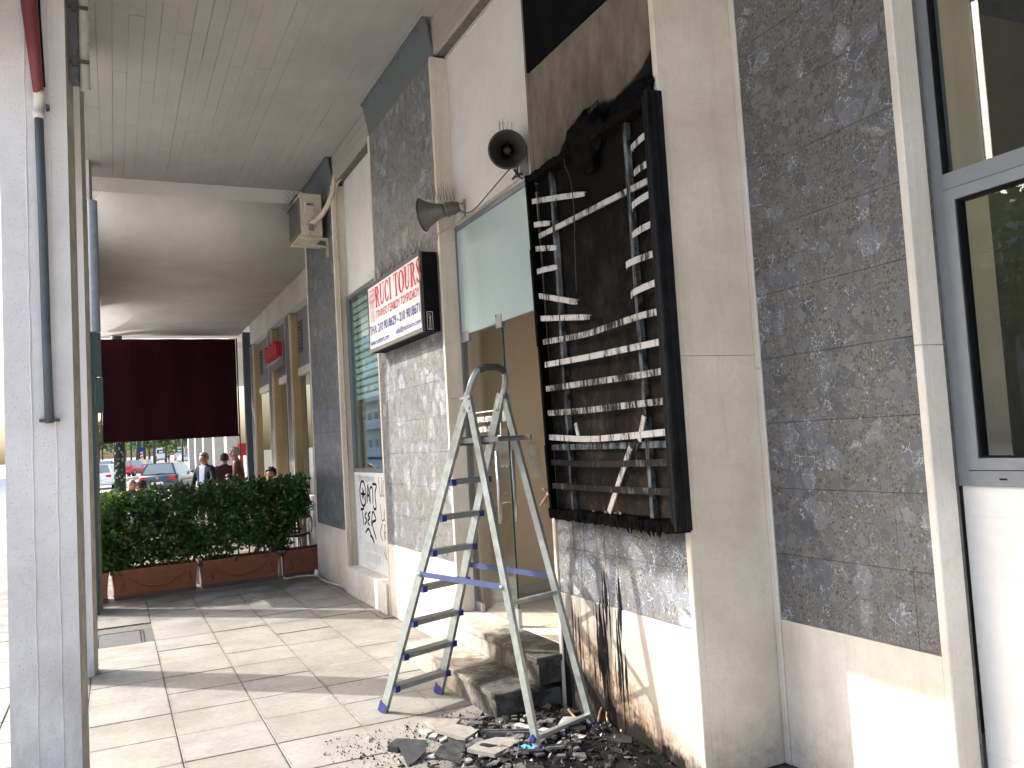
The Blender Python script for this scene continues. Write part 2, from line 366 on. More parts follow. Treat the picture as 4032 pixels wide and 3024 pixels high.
M['asphalt'] = plain('road_asphalt', (.42, .42, .42), .9, var=.15, scale=3, bump=.3)
M['ground'] = plain('dusty_ground', (.23, .21, .18), .95, var=.2, scale=.5)
M['kerb'] = plain('kerb_stone', (.50, .42, .28), .8)
M['manhole'] = plain('cement_cover', (.085, .085, .09), .85, var=.2, scale=8, bump=.2)
M['ash'] = plain('black_ash', (.017, .0165, .016), .97, var=.7, scale=16, bump=.8, spec=.03)
M['shard_grey'] = plain('grey_shard', (.115, .112, .112), .8, var=.5, scale=16, spec=.1)
M['shard_dark'] = plain('dark_shard', (.032, .031, .031), .85, var=.6, scale=16, spec=.08)
M['shard_pale'] = plain('pale_shard', (.33, .32, .31), .75, var=.45, scale=14, spec=.15)
M['dark_slate'] = plain('dark_panel_piece', (.055, .055, .058), .8, var=.35, scale=9, spec=.1)
M['brass'] = plain('copper_tube', (.55, .33, .16), .4, .5)
M['cyan'] = plain('bright_blue_plastic', (.10, .42, .72), .4)
M['leaf_dead'] = plain('olive_leaf', (.16, .13, .03), .6)
M['red_letter'] = plain('sign_red', (.50, .008, .025), .5, var=.04)
M['blue_letter'] = plain('sign_blue', (.012, .018, .22), .5, var=.04)
M['rose'] = plain('sign_rose', (.62, .33, .36), .5, var=.05)
M['acrylic'] = plain('white_acrylic', (.76, .77, .79), .3, var=.02, scale=2)
M['white_print'] = plain('white_vinyl', (.80, .80, .79), .5, var=.02)
M['red_sign'] = plain('red_sign_plastic', (.45, .012, .02), .45)
M['window_white'] = plain('white_window_trim', (.62, .60, .56), .5)
M['skin'] = plain('skin', (.48, .26, .17), .5, var=.08, scale=20)
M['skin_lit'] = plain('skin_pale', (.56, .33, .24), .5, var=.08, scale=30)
M['hair_grey'] = plain('grey_hair', (.34, .31, .28), .7, scale=60)
M['hair_brown'] = plain('brown_hair', (.055, .025, .016), .6, scale=60)
M['hair_dark'] = plain('dark_hair', (.02, .017, .015), .6, scale=60)
M['navy'] = plain('navy_cloth', (.012, .015, .03), .85)
M['shirt_blue'] = plain('pale_blue_shirt', (.42, .48, .66), .8)
M['burgundy'] = plain('burgundy_cloth', (.045, .008, .014), .85)
M['leather'] = plain('brown_leather', (.15, .052, .018), .5, var=.3, scale=14)
M['white_cloth'] = plain('white_cloth', (.72, .70, .68), .85)
M['trousers'] = plain('dark_trousers', (.03, .03, .035), .85)
M['grey_cloth'] = plain('grey_cloth', (.10, .10, .11), .85)
M['wicker'] = plain('dark_wicker', (.022, .020, .020), .55, var=.5, scale=50)
M['wood'] = plain('brown_table_wood', (.11, .05, .028), .5, var=.2)
M['tyre'] = plain('tyre_rubber', (.02, .02, .02), .8)
M['rim'] = plain('wheel_rim', (.35, .35, .36), .35, .8)
M['car_glass'] = plain('car_glass', (.22, .28, .27), .06, var=.05, spec=.8)
M['light_red'] = plain('tail_light', (.55, .015, .015), .25)
M['plate'] = plain('number_plate', (.65, .65, .62), .5)
M['car_red'] = plain('red_car_paint', (.55, .018, .025), .25, var=.03, **{'Coat Weight': .6})
M['car_yellow'] = plain('yellow_car_paint', (.72, .38, .015), .25, var=.03, **{'Coat Weight': .6})
M['car_dark'] = plain('dark_grey_car_paint', (.035, .045, .055), .22, .2, var=.03, **{'Coat Weight': .8})
M['car_navy'] = plain('navy_car_paint', (.02, .025, .05), .25, var=.03, **{'Coat Weight': .6})
M['car_white'] = plain('white_car_paint', (.75, .75, .74), .3, var=.02, **{'Coat Weight': .6})
M['bus_pale'] = plain('cream_bus_paint', (.66, .62, .58), .35, var=.03)
M['pole_green'] = plain('green_pole_paint', (.018, .045, .038), .55, var=.3, scale=12)
M['bark'] = plain('tree_bark', (.10, .075, .05), .9, bump=.5)
M['facade_a'] = plain('pale_facade', (.62, .59, .54), .85, var=.06, scale=.7)
M['facade_b'] = plain('warm_facade', (.46, .38, .30), .85, var=.06, scale=.7)
M['fin'] = plain('concrete_fin', (.46, .44, .41), .8, var=.08, scale=1.2)
M['paper'] = plain('torn_paper', (.45, .42, .36), .85, var=.3, scale=40)
M['dark_void'] = plain('dark_interior', (.13, .105, .08), .9)
M['curtain'] = plain('grey_curtain', (.12, .115, .11), .9)

def foliage(name, a, b, gloss=.35):
    t = MT(name)
    n = t.noise(2.4, 3); n2 = t.noise(38, 2)
    f = t.mth('ADD', t.mth('MULTIPLY', n, .5), t.mth('MULTIPLY', n2, .5))
    c = t.ramp(f, [(.36, a), (.62, b)])
    m = t.fin(c, gloss, 0, .5)
    tr = t.node('ShaderNodeBsdfTranslucent'); t.put(tr.inputs[0], t.mix(.5, c, (.16, .26, .03)))
    mx = t.node('ShaderNodeMixShader'); mx.inputs[0].default_value = .28
    t.t.links.new(t.b.outputs[0], mx.inputs[1]); t.t.links.new(tr.outputs[0], mx.inputs[2]); t.t.links.new(mx.outputs[0], t.o.inputs[0])
    return m
M['hedge'] = foliage('hedge_leaf', (.015, .038, .011), (.060, .135, .030), .28)
M['tree_a'] = foliage('tree_leaf', (.05, .09, .02), (.12, .19, .04), .6)
M['tree_b'] = foliage('tree_leaf_dark', (.035, .06, .03), (.07, .11, .05), .6)
M['palm_dry'] = foliage('dry_frond', (.16, .11, .06), (.24, .17, .09), .7)

def glass(name, tint=(.9, .95, .93), refl=1.0, ior=1.5):
    t = MT(name); t.t.nodes.remove(t.b)
    tr = t.node('ShaderNodeBsdfTransparent'); t.put(tr.inputs[0], tint)
    gl = t.node('ShaderNodeBsdfGlossy'); gl.inputs['Roughness'].default_value = .004
    n = t.noise(2, 2)
    t.put(gl.inputs[0], t.ramp(n, [(.3, .92), (.7, 1.0)]))
    fr = t.node('ShaderNodeFresnel'); bf = t.node('ShaderNodeNewGeometry').outputs['Backfacing']; t.put(fr.inputs[0], t.mth('ADD', ior, t.mth('MULTIPLY', bf, 1/ior-ior)))
    mx = t.node('ShaderNodeMixShader'); t.put(mx.inputs[0], t.mth('MULTIPLY', fr.outputs[0], refl, clamp=True))
    t.t.links.new(tr.outputs[0], mx.inputs[1]); t.t.links.new(gl.outputs[0], mx.inputs[2]); t.t.links.new(mx.outputs[0], t.o.inputs[0])
    return t.m
M['glass'] = glass('window_glass', (.90, .93, .91), .85)
M['glass_door'] = glass('door_glass', (.93, .94, .92), .9)
M['glass_teal'] = glass('teal_window_glass', (.74, .88, .86), 1.3)
M['glass_edge'] = plain('glass_edge', (.02, .06, .05), .2)
M['frosted'] = plain('frosted_film', (.36, .45, .455), .18, var=.05, scale=1.5, spec=.7)
M['blind'] = plain('teal_blind_slat', (.74, .80, .77), .5, var=.05)
M['mesh_teal'] = plain('teal_room', (.20, .27, .28), .8)

# ------------------------------------------------------------------ geometry helpers
class G:
    def __init__(s): s.v = []; s.f = []; s.m = []
    def add(s, vs, fs, mi=0):
        o = len(s.v); s.v += [tuple(v) for v in vs]; s.f += [tuple(i+o for i in f) for f in fs]; s.m += [mi]*len(fs); return s
    def box(s, x0, x1, y0, y1, z0, z1, mi=0):
        vs = [(x0,y0,z0),(x1,y0,z0),(x1,y1,z0),(x0,y1,z0),(x0,y0,z1),(x1,y0,z1),(x1,y1,z1),(x0,y1,z1)]
        return s.add(vs, [(0,3,2,1),(4,5,6,7),(0,1,5,4),(1,2,6,5),(2,3,7,6),(3,0,4,7)], mi)
    def cham(s, lo, hi, ax, sg, c, mi=0):
        # box whose face on axis ax, side sg (+1/-1) has chamfered edges
        a = [q for q in range(3) if q != ax]
        base, top, inner = (lo[ax], hi[ax]-c, hi[ax]) if sg > 0 else (hi[ax], lo[ax]+c, lo[ax])
        def ring(val, ins):
            out = []
            for u, w in ((0,0),(1,0),(1,1),(0,1)):
                p = [0,0,0]; p[ax] = val
                p[a[0]] = (lo[a[0]]+ins, hi[a[0]]-ins)[u]; p[a[1]] = (lo[a[1]]+ins, hi[a[1]]-ins)[w]; out.append(p)
            return out
        vs = ring(base,0)+ring(top,0)+ring(inner,c)
        fs = [(0,1,2,3),(8,9,10,11)]
        for k in range(4):
            n = (k+1)%4; fs += [(k,n,n+4,k+4),(k+4,n+4,n+8,k+8)]
        return s.add(vs, fs, mi)
    def prism(s, poly, z0, z1, mi=0):
        n = len(poly); vs = [(x,y,z0) for x,y in poly]+[(x,y,z1) for x,y in poly]
        fs = [tuple(range(n-1,-1,-1)), tuple(range(n,2*n))]+[(i,(i+1)%n,(i+1)%n+n,i+n) for i in range(n)]
        return s.add(vs, fs, mi)
    def tube(s, pts, r, n=8, mi=0, cap=True):
        pts = [Vector(p) for p in pts]; rr = r if isinstance(r,(list,tuple)) else [r]*len(pts)
        o = len(s.v); prev = None
        for i,p in enumerate(pts):
            d = (pts[min(i+1,len(pts)-1)]-pts[max(i-1,0)]).normalized()
            if prev is None:
                up = Vector((0,0,1)) if abs(d.z)<.95 else Vector((1,0,0)); e1 = d.cross(up).normalized()
            else:
                e1 = (prev-d*prev.dot(d)).normalized()
            prev = e1; e2 = d.cross(e1)
            for k in range(n):
                a = 2*pi*k/n; s.v.append(tuple(p+(e1*cos(a)+e2*sin(a))*rr[i]))
        for i in range(len(pts)-1):
            for k in range(n):
                s.f.append((o+i*n+k, o+i*n+(k+1)%n, o+(i+1)*n+(k+1)%n, o+(i+1)*n+k)); s.m.append(mi)
        if cap:
            s.f.append(tuple(o+k for k in range(n-1,-1,-1))); s.m.append(mi)
            e = o+(len(pts)-1)*n; s.f.append(tuple(e+k for k in range(n))); s.m.append(mi)
        return s
    def bar(s, p, q, w, h, side=None, mi=0):
        # rectangular bar from p to q; w along side vector, h along the third
        p = Vector(p); q = Vector(q); d = (q-p).normalized()
        sd = Vector(side) if side is not None else d.cross(Vector((0,0,1)))
        if sd.length < 1e-6: sd = Vector((1,0,0))
        sd = (sd-d*sd.dot(d)).normalized(); t = d.cross(sd)
        vs = []
        for c in (p,q):
            for a,b in ((-1,-1),(1,-1),(1,1),(-1,1)): vs.append(c+sd*(a*w/2)+t*(b*h/2))
        return s.add(vs, [(0,3,2,1),(4,5,6,7),(0,1,5,4),(1,2,6,5),(2,3,7,6),(3,0,4,7)], mi)
    def lathe(s, prof, org, axis, n=24, mi=0):
        # prof: list of (dist along axis, radius)
        ax = Vector(axis).normalized(); up = Vector((0,0,1)) if abs(ax.z)<.9 else Vector((1,0,0))
        e1 = ax.cross(up).normalized(); e2 = ax.cross(e1); o = len(s.v); org = Vector(org)
        for t,r in prof:
            for k in range(n):
                a = 2*pi*k/n; s.v.append(tuple(org+ax*t+(e1*cos(a)+e2*sin(a))*r))
        for i in range(len(prof)-1):
            for k in range(n):
                s.f.append((o+i*n+k,o+i*n+(k+1)%n,o+(i+1)*n+(k+1)%n,o+(i+1)*n+k)); s.m.append(mi)
        return s
    def ell(s, c, rad, nu=12, nv=8, mi=0, v0=0.0, v1=1.0):
        o = len(s.v); c = Vector(c)
        for j in range(nv+1):
            ph = pi*(v0+(v1-v0)*j/nv)
            for i in range(nu):
                a = 2*pi*i/nu; s.v.append((c.x+rad[0]*sin(ph)*cos(a), c.y+rad[1]*sin(ph)*sin(a), c.z+rad[2]*cos(ph)))
        for j in range(nv):
            for i in range(nu):
                s.f.append((o+j*nu+i, o+(j+1)*nu+i, o+(j+1)*nu+(i+1)%nu, o+j*nu+(i+1)%nu)); s.m.append(mi)
        return s

def wloc(o):
    p = Vector((0,0,0))
    while o is not None:
        p += o.location; p += o.matrix_parent_inverse.translation if o.parent else Vector((0,0,0)); o = o.parent
    return p
def link(name, me, mat, parent=None, smooth=False):
    for m in (mat if isinstance(mat,(list,tuple)) else [mat]):
        if m is not None: me.materials.append(M[m] if isinstance(m,str) else m)
    o = bpy.data.objects.new(name, me); C.objects.link(o)
    if smooth:
        for p in me.polygons: p.use_smooth = True
    if parent is not None:
        o.parent = parent
        o.matrix_parent_inverse = Matrix.Translation(-wloc(parent))
    return o
def obj(name, g, mat, parent=None, smooth=False, local=False):
    """link geometry g (world coordinates) as ONE mesh object; top-level objects get their origin at their base"""
    v = g.v; org = Vector((0,0,0))
    if parent is None and not local:
        xs = [p[0] for p in v]; ys = [p[1] for p in v]; zs = [p[2] for p in v]
        org = Vector(((min(xs)+max(xs))/2,(min(ys)+max(ys))/2,min(zs)))
        v = [(p[0]-org.x,p[1]-org.y,p[2]-org.z) for p in v]
    me = bpy.data.meshes.new(name); me.from_pydata(v, [], g.f); me.update()
    bm = bmesh.new(); bm.from_mesh(me); bmesh.ops.recalc_face_normals(bm, faces=bm.faces); bm.to_mesh(me); bm.free()
    if isinstance(mat,(list,tuple)): me.polygons.foreach_set('material_index', g.m)
    o = link(name, me, mat, parent, smooth)
    o.location = org
    return o
def raw(name, g, mat, parent=None, smooth=False):
    """big meshes: no normal fixing"""
    me = bpy.data.meshes.new(name); me.from_pydata(g.v, [], g.f); me.update()
    if isinstance(mat,(list,tuple)): me.polygons.foreach_set('material_index', g.m)
    return link(name, me, mat, parent, smooth)
def tag(o, label, cat, group=None):
    o['label'] = label; o['category'] = cat
    if group: o['group'] = group
    return o
def thing(name, label, cat, loc=(0,0,0), group=None):
    o = bpy.data.objects.new(name, None); C.objects.link(o); o.location = loc; o.empty_display_size = .1
    return tag(o, label, cat, group)
def struct(o): o['kind'] = 'structure'; return o
def stuff(o): o['kind'] = 'stuff'; return o
def copy_thing(root, loc, rz=0.0, label=None, scale=1.0):
    r = root.copy(); C.objects.link(r); r.location = loc; r.rotation_euler = (0,0,rz); r.scale = (scale,)*3
    if label: r['label'] = label
    for ch in list(root.children):
        c = ch.copy(); C.objects.link(c); c.parent = r
        for g in list(ch.children):
            d = g.copy(); C.objects.link(d); d.parent = c
    return r
def text_geo(body, height, width=None, bold=0.0, depth=.0012):
    """flat lettering in the XY plane, lower-left corner at 0,0; returns G"""
    cu = bpy.data.curves.new('lettering', 'FONT'); cu.body = body; cu.size = 1.0; cu.extrude = 0.0; cu.offset = bold
    o = bpy.data.objects.new('lettering', cu); C.objects.link(o)
    dg = bpy.context.evaluated_depsgraph_get(); me = bpy.data.meshes.new_from_object(o.evaluated_get(dg))
    vs = [tuple(v.co) for v in me.vertices]; fs = [tuple(p.vertices) for p in me.polygons]
    bpy.data.objects.remove(o); bpy.data.meshes.remove(me); bpy.data.curves.remove(cu)
    x0 = min(v[0] for v in vs); x1 = max(v[0] for v in vs); y0 = min(v[1] for v in vs); y1 = max(v[1] for v in vs)
    sy = height/(y1-y0); sx = (width/(x1-x0)) if width else sy
    g = G(); g.add([((v[0]-x0)*sx,(v[1]-y0)*sy,0) for v in vs], fs); return g
def place(g, fn):
    h = G(); h.v = [tuple(fn(*v)) for v in g.v]; h.f = g.f; h.m = g.m; return h
def ribbon(g, pts, w, nrm, mi=0):
    """flat brush stroke along pts (3D) lying in the plane with normal nrm"""
    pts = [Vector(p) for p in pts]; n = Vector(nrm); L = []
    for i,p in enumerate(pts):
        d = (pts[min(i+1,len(pts)-1)]-pts[max(i-1,0)]).normalized(); sd = d.cross(n).normalized()
        ww = w*(1 if 0<i<len(pts)-1 else .7); L += [p+sd*ww/2, p-sd*ww/2]
    g.add(L, [(2*i,2*i+1,2*i+3,2*i+2) for i in range(len(pts)-1)], mi); return g
def smooth_pts(pts, k=5):
    pts = [Vector(p) for p in pts]; out = []
    for i in range(len(pts)-1):
        p0 = pts[max(i-1,0)]; p1 = pts[i]; p2 = pts[i+1]; p3 = pts[min(i+2,len(pts)-1)]
        for j in range(k):
            t = j/k
            out.append(.5*((2*p1)+(-p0+p2)*t+(2*p0-5*p1+4*p2-p3)*t*t+(-p0+3*p1-3*p2+p3)*t**3))
    out.append(pts[-1]); return out

def gz(y):       # the street climbs gently away from the arcade
    return 0.0 if y < 30 else .006*(y-30)

# ------------------------------------------------------------------ THE SETTING: ground
YS = [-40,-10,0,11.1,20,30,60,100,160,240,400,900]
def strip(name, x0, x1, ya, yb, dz, mat):
    ys = sorted(set([ya,yb]+[y for y in YS if ya<y<yb])); g = G(); vs = []; fs = []
    for y in ys: vs += [(x0,y,gz(y)+dz),(x1,y,gz(y)+dz)]
    for i in range(len(ys)-1): fs.append((2*i,2*i+1,2*i+3,2*i+2))
    g.add(vs,fs); return struct(raw(name, g, mat))
strip('ground', -700, 700, -40, 900, -.16, 'ground')
strip('road', -16, -3.4, -40, 30, -.12, 'asphalt')
strip('road', -60, 3.4, 30, 400, -.10, 'asphalt')
strip('pavement', -34, -16, -40, 30, .0, 'fin')
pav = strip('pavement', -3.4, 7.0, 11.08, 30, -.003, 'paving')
strip('pavement', 3.4, 12, 30, 200, .0, 'paving')
g = G(); g.box(-3.45,-3.3,-40,30,-.16,.0); struct(obj('kerb', g, 'kerb'))
g = G()
for a,b in ((62,78),(78,92)):
    g.box(-1.6,3.0,a,a+.5,gz(a)-.12,gz(a)+.14)
g2 = G(); g2.add([(-.2,66,gz(66)-.1),(.0,66,gz(66)-.1),(4.0,88,gz(88)-.1),(3.8,88,gz(88)-.1),(-.2,66,gz(66)+.14),(.0,66,gz(66)+.14),(4.0,88,gz(88)+.14),(3.8,88,gz(88)+.14)],
                 [(0,3,2,1),(4,5,6,7),(0,1,5,4),(1,2,6,5),(2,3,7,6),(3,0,4,7)])
struct(obj('kerb', g2, 'kerb'))

strip('pavement', -3.3, 7.0, -40, 2.085, -.004, 'fin')
strip('pavement', -3.3, -1.71, 2.085, 11.08, -.004, 'fin')
g = G(); g.box(-3.3,7.0,-6,11.08,-.15,-.014)
pave = struct(obj('pavement', g, 'mortar'))
xs = [-1.7,-1.2,-.7,-.2,.3,.8,1.3,1.8,2.3,2.62]
ys = [2.09+.4985*k for k in range(19)]
for i in range(len(xs)-1):
    for j in range(len(ys)-1):
        if xs[i] == -.2 and 8.5 < ys[j]+.2 < 9.3: continue
        x0,x1,y0,y1 = xs[i],xs[i+1],ys[j],ys[j+1]
        dz = R.uniform(-.003,.002); q = R.uniform(.0008,.003)
        if x0 >= 1.3 and 6.4 < y0 < 8.2: dz -= R.uniform(0,.006)
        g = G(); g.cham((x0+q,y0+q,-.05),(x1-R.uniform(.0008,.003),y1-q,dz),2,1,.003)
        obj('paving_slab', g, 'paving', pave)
# cement cover let into the paving, with a metal rim
g = G(); g.cham((-.17,8.60,-.05),(.19,9.22,-.004),2,1,.006); cov = obj('inspection_cover', g, 'manhole'); tag(cov, 'grey cement inspection cover let into the cream paving beside the second pillar', 'cover')
g = G()
for a in ((-.195,-.172,8.575,9.245),(.192,.215,8.575,9.245),(-.172,.192,8.575,8.598),(-.172,.192,9.222,9.245)): g.box(a[0],a[1],a[2],a[3],-.05,-.001)
obj('rim', g, 'frame_dark', cov)
g = G()
for bx in (( .218,.297,8.565,9.30),(-.2,.218,8.56,8.572),(-.2,.218,9.25,9.30)): g.box(bx[0],bx[1],bx[2],bx[3],-.05,-.008)
obj('cement_patch', g, 'manhole', pave)

# ------------------------------------------------------------------ ceiling, beams
g = G(); g.box(-.52,7.5,-2.3,11.25,5.155,5.6); ceil = struct(obj('ceiling', g, 'mortar'))
bw = .1185
for i in range(25):
    x0 = -.52+i*bw; y = -2.0; 
    cuts = [-2.0]; y = .6+R.choice((0,.7,1.6))
    while y < 11.0:
        cuts.append(y); y += R.choice((1.75,1.75,2.4,2.9))
    cuts.append(11.249)
    for k in range(len(cuts)-1):
        if cuts[k+1] < 2.2: continue
        dz = R.uniform(-.002,.002); q = R.choice((.0001,.0002,.0005,.0010,.002))
        g = G(); g.cham((x0+q,cuts[k]+.001,5.13+dz),(x0+bw-q*.6,cuts[k+1]-.0006,5.17),2,-1,R.choice((.0002,.0005,.001,.0018)))
        obj('ceiling_board', g, 'ceiling', ceil)
# lowered smooth soffit over the cafe, with its beam face
prof = [(20.0,5.6),(11.25,5.6),(11.25,5.13),(11.255,4.95)]+[(11.26+.9*(1-cos(a)),4.95-.59*sin(a)) for a in [pi/2*k/12 for k in range(1,13)]]+[(20.0,4.36)]
n = len(prof); g = G(); g.add([(-.52,y,z) for y,z in prof]+[(2.64,y,z) for y,z in prof],[tuple(range(n)),tuple(range(2*n-1,n-1,-1))]+[(i,(i+1)%n,(i+1)%n+n,i+n) for i in range(n)])
sof = struct(obj('soffit', g, 'soffit'))
for q_ in sof.data.polygons:
    if 3 <= q_.index-2 <= 15: q_.use_smooth = True
# boarded fascia beam above the shop fronts
g = G(); g.box(2.47,7.0,3.34,11.25,4.82,5.152); fas = struct(obj('fascia_beam', g, 'mortar'))
for k in range(3):
    z0 = 4.82+k*.1035
    for a,b in ((3.34,4.9),(4.9,8.3),(8.3,11.24)):
        g = G(); g.cham((2.44+R.uniform(-.003,.003),a+.002,z0+.002),(2.475,b-.002,z0+.1005),0,-1,.003); obj('beam_board', g, 'beam_board', fas)
g = G()
for i in range(90):
    y = 4.8+i*.04; 
    g.box(2.545,2.575,y,y+.05,4.80-R.uniform(0,.02),4.822)
obj('crumbled_edge', g, 'plaster', fas)
# storey above: the mass of the building
g = G(); g.box(-.5,12,-2.3,30,5.62,16); bld = obj('upper_storeys', g, 'facade_a'); tag(bld, 'upper storeys of the building resting on the arcade', 'building')

# ------------------------------------------------------------------ pillars of the arcade
def pillar(y0, z1, label):
    t = thing('arcade_pillar', label, 'pillar', (-.33,y0+.12,0), 'pillars along the open side of the arcade')
    g = G(); g.prism([(-.49,y0),(-.18,y0),(-.152,y0+.15),(-.17,y0+.24),(-.49,y0+.24)],-.02,z1); sh = obj('shaft', g, ['roughcast','roughcast_shaded_grimy'], t)
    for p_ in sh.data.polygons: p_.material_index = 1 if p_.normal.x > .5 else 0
    for x in (-.37,-.262):
        pts = [(x+R.uniform(-.003,.003),y0-.0005,z) for z in [k*.13 for k in range(int(z1/.13))]]
        g = G(); g.tube(pts, [R.uniform(.0025,.006) for _ in pts], 6); obj('formwork_seam', g, 'roughcast', t)
    return t
pillar(4.90,5.155,'nearest white roughcast pillar with the grey pipe on its face')
pillar(7.50,5.155,'second white roughcast pillar, just behind the nearest one')
pillar(10.62,5.155,'third pillar, behind the left end of the hedge planters')
pillar(1.05,5.155,'arcade pillar beside the viewer, just outside the view')
# added boards, out of view, keep sun off the near wall; slit shows reflected
tag(obj('shop_signboard', G().box(-.62,-.57,1.6,4.56,3.70,5.3), 'acrylic'), 'white signboard added out of view to cut the sun, street side before the nearest pillar', 'blocker')
tag(obj('shop_signboard', G().box(-.62,-.57,4.65,7.75,3.70,5.3), 'acrylic'), 'white signboard added out of view to cut the sun, street side of the two nearest pillars', 'blocker')

# ------------------------------------------------------------------ stone piers
def stone_face(par, x, ya, yb, za, zb, mat, rowh, colw, depth=.03):
    rows = max(1, round((zb-za)/rowh)); z = za; rh = (zb-za)/rows
    for r in range(rows):
        y = ya; off = R.uniform(.35,.75)
        first = True
        while y < yb-.03:
            w = colw*R.uniform(.75,1.3)*(off if first else 1); first = False
            y2 = min(yb, y+w)
            if yb-y2 < .09: y2 = yb
            j = R.uniform(-.0008,.0008)
            g = G(); g.cham((x+j,y+.0006,z+.0009),(x+depth,y2-.0006,z+rh-.0009),0,-1,.0006); obj('stone_slab', g, mat, par)
            y = y2
        z += rh
def pier(name, label, x, y0, y1, xb, ztop, stone, marb, plinth=.70, joint=2.0, rowh=.30, colw=.42, splits=1, ret=True, stone_top=None, plmat=None, stw=.038):
    t = thing(name, label, 'pier', (x+.2,(y0+y1)/2,0), 'stone clad piers of the shop fronts')
    st = stone_top or ztop
    obj('core', G().box(x+.028,xb,y0+.02,y1-.02,0,ztop), 'mortar', t)
    a,b = y0+stw, y1-stw
    w = (b-a)/splits
    for k in range(splits):
        g = G(); g.cham((x-.004,a+k*w+.001,0.0),(x+.03,a+(k+1)*w-.001,plinth-.003),0,-1,.003); obj('plinth_slab', g, plmat or marb, t)
    stone_face(t, x, a+.001, b-.001, plinth, st, stone, rowh, colw)
    for ya,yb in ((y0,a),(b,y1)):
        for za,zb in ((0,joint-.001),(joint+.001,ztop)):
            g = G(); g.cham((x-.012,ya,za),(x+.03,yb,zb),0,-1,.005); obj('edge_strip', g, marb, t)
    if ret:
        for za,zb in ((0,joint-.001),(joint+.001,ztop)):
            g = G(); g.cham((x+.0305,y0,za),(xb,y0+.02,zb),1,-1,.002); obj('return_slab', g, marb, t)
    return t
def flashing(par, x, y0, y1, zb, zt, mat):
    g = G(); g.add([(x+.012,y0,zb),(x+.012,y1,zb),(x-.05,y1,zt),(x-.05,y0,zt),(x+.03,y0,zb),(x+.03,y1,zb),(x-.03,y1,zt),(x-.03,y0,zt)],
                   [(0,1,2,3),(4,7,6,5),(0,4,5,1),(1,5,6,2),(2,6,7,3),(3,7,4,0)])
    g.box(x-.07,x-.03,y0,y1,zt-.001,zt+.012)
    o = obj('head_flashing', g, mat, par)
    g = G()
    for k in range(4):
        y = y0+.15+k*(y1-y0-.3)/3
        g.lathe([(0,.008),(.006,.007),(.008,0)], (x-.052,y,zt-.03), (-1,0,0), 8)
    obj('screw', g, 'frame_dark', o); return o
PA = pier('stone_pier','grey stone clad pier carrying the white lettered travel sign', 2.42, 6.294, 8.19, 2.62, 4.80, 'stone_pale', 'marble', splits=2)
flashing(PA, 2.425, 6.29, 8.2, 4.80, 5.115, 'blue_metal')
PB = pier('stone_pier','grey stone clad pier carrying the air conditioner, beside the hedge', 2.42, 9.80, 11.40, 2.62, 4.78, 'stone', 'marble', splits=2)
flashing(PB, 2.425, 9.80, 11.24, 4.79, 5.115, 'blue_metal')
PC = pier('stone_pier','scorched stone clad pier carrying the burnt sign box', 2.46, 3.31, 4.71, 2.93, 3.20, 'stone_burnt', 'marble', splits=2, stone_top=3.20, plmat='marble_burnt', rowh=.27, ret=False)
for ya,yb in ((3.31,3.348),(4.672,4.71)):
    g = G(); g.cham((2.448,ya,3.201),(2.49,yb,5.12),0,-1,.005); obj('edge_strip', g, 'marble_upper' if ya>4 else 'marble', PC)
for za,zb in ((0,1.999),(2.001,5.12)):
    g = G(); g.cham((2.4905,3.31,za),(2.93,3.33,zb),1,-1,.002); obj('return_slab', g, 'marble', PC)
obj('core', G().box(2.49,2.93,3.331,4.70,3.2,5.15), 'mortar', PC)
obj('smoked_panel', G().cham((2.455,3.349,3.20),(2.489,4.671,3.972),0,-1,.003), 'marble_upper', PC)
obj('head_flashing', G().cham((2.44,3.349,3.973),(2.489,4.671,5.12),0,-1,.004), 'soot_metal', PC)
PD = pier('stone_pier','dark grey stone clad pier beside the aluminium window', 2.93, 2.337, 3.31, 3.045, 5.15, 'stone', 'marble_white', rowh=.325, colw=.36, joint=1.93)
PD['group'] = 'stone clad piers of the shop fronts'

# recess walls between the piers
def wallthing(label, g, mat='plaster', name='shop_wall', cat='wall'):
    return tag(obj(name, g, mat), label, cat)
wallthing('white plaster wall above the glass shop door', G().box(2.555,2.75,4.711,6.31,3.39,4.818))
wallthing('white plaster wall above the window with the blind', G().box(2.555,2.75,8.17,9.82,3.44,4.818))

# steps
st = thing('entrance_steps','two marble steps up to the glass door, sooty at the near end','steps',(2.25,5.5,0))
for y0,y1 in ((4.70,5.25),(5.252,5.80),(5.802,6.30)):
    obj('riser', G().cham((2.0,y0,0),(2.25,y1,.124),0,-1,.002), 'marble_step', st)
    obj('riser', G().cham((2.295,y0,.157),(2.50,y1,.286),0,-1,.002), 'marble_step', st)
for y0,y1 in ((4.69,5.6),(5.602,6.305)):
    g = G(); g.cham((1.985,y0-.012,.125),(2.30,y1,.156),2,1,.006); obj('tread', g, 'marble_step', st)
for y0,y1 in ((4.69,5.45),(5.452,6.29)):
    g = G(); g.cham((2.275,y0-.012,.287),(2.56,y1,.322),2,1,.006); obj('tread', g, 'marble_step', st)
obj('end_block', G().box(2.01,2.44,4.712,4.735,0,.12).box(2.31,2.44,4.712,4.735,.15,.28), 'marble_step', st)

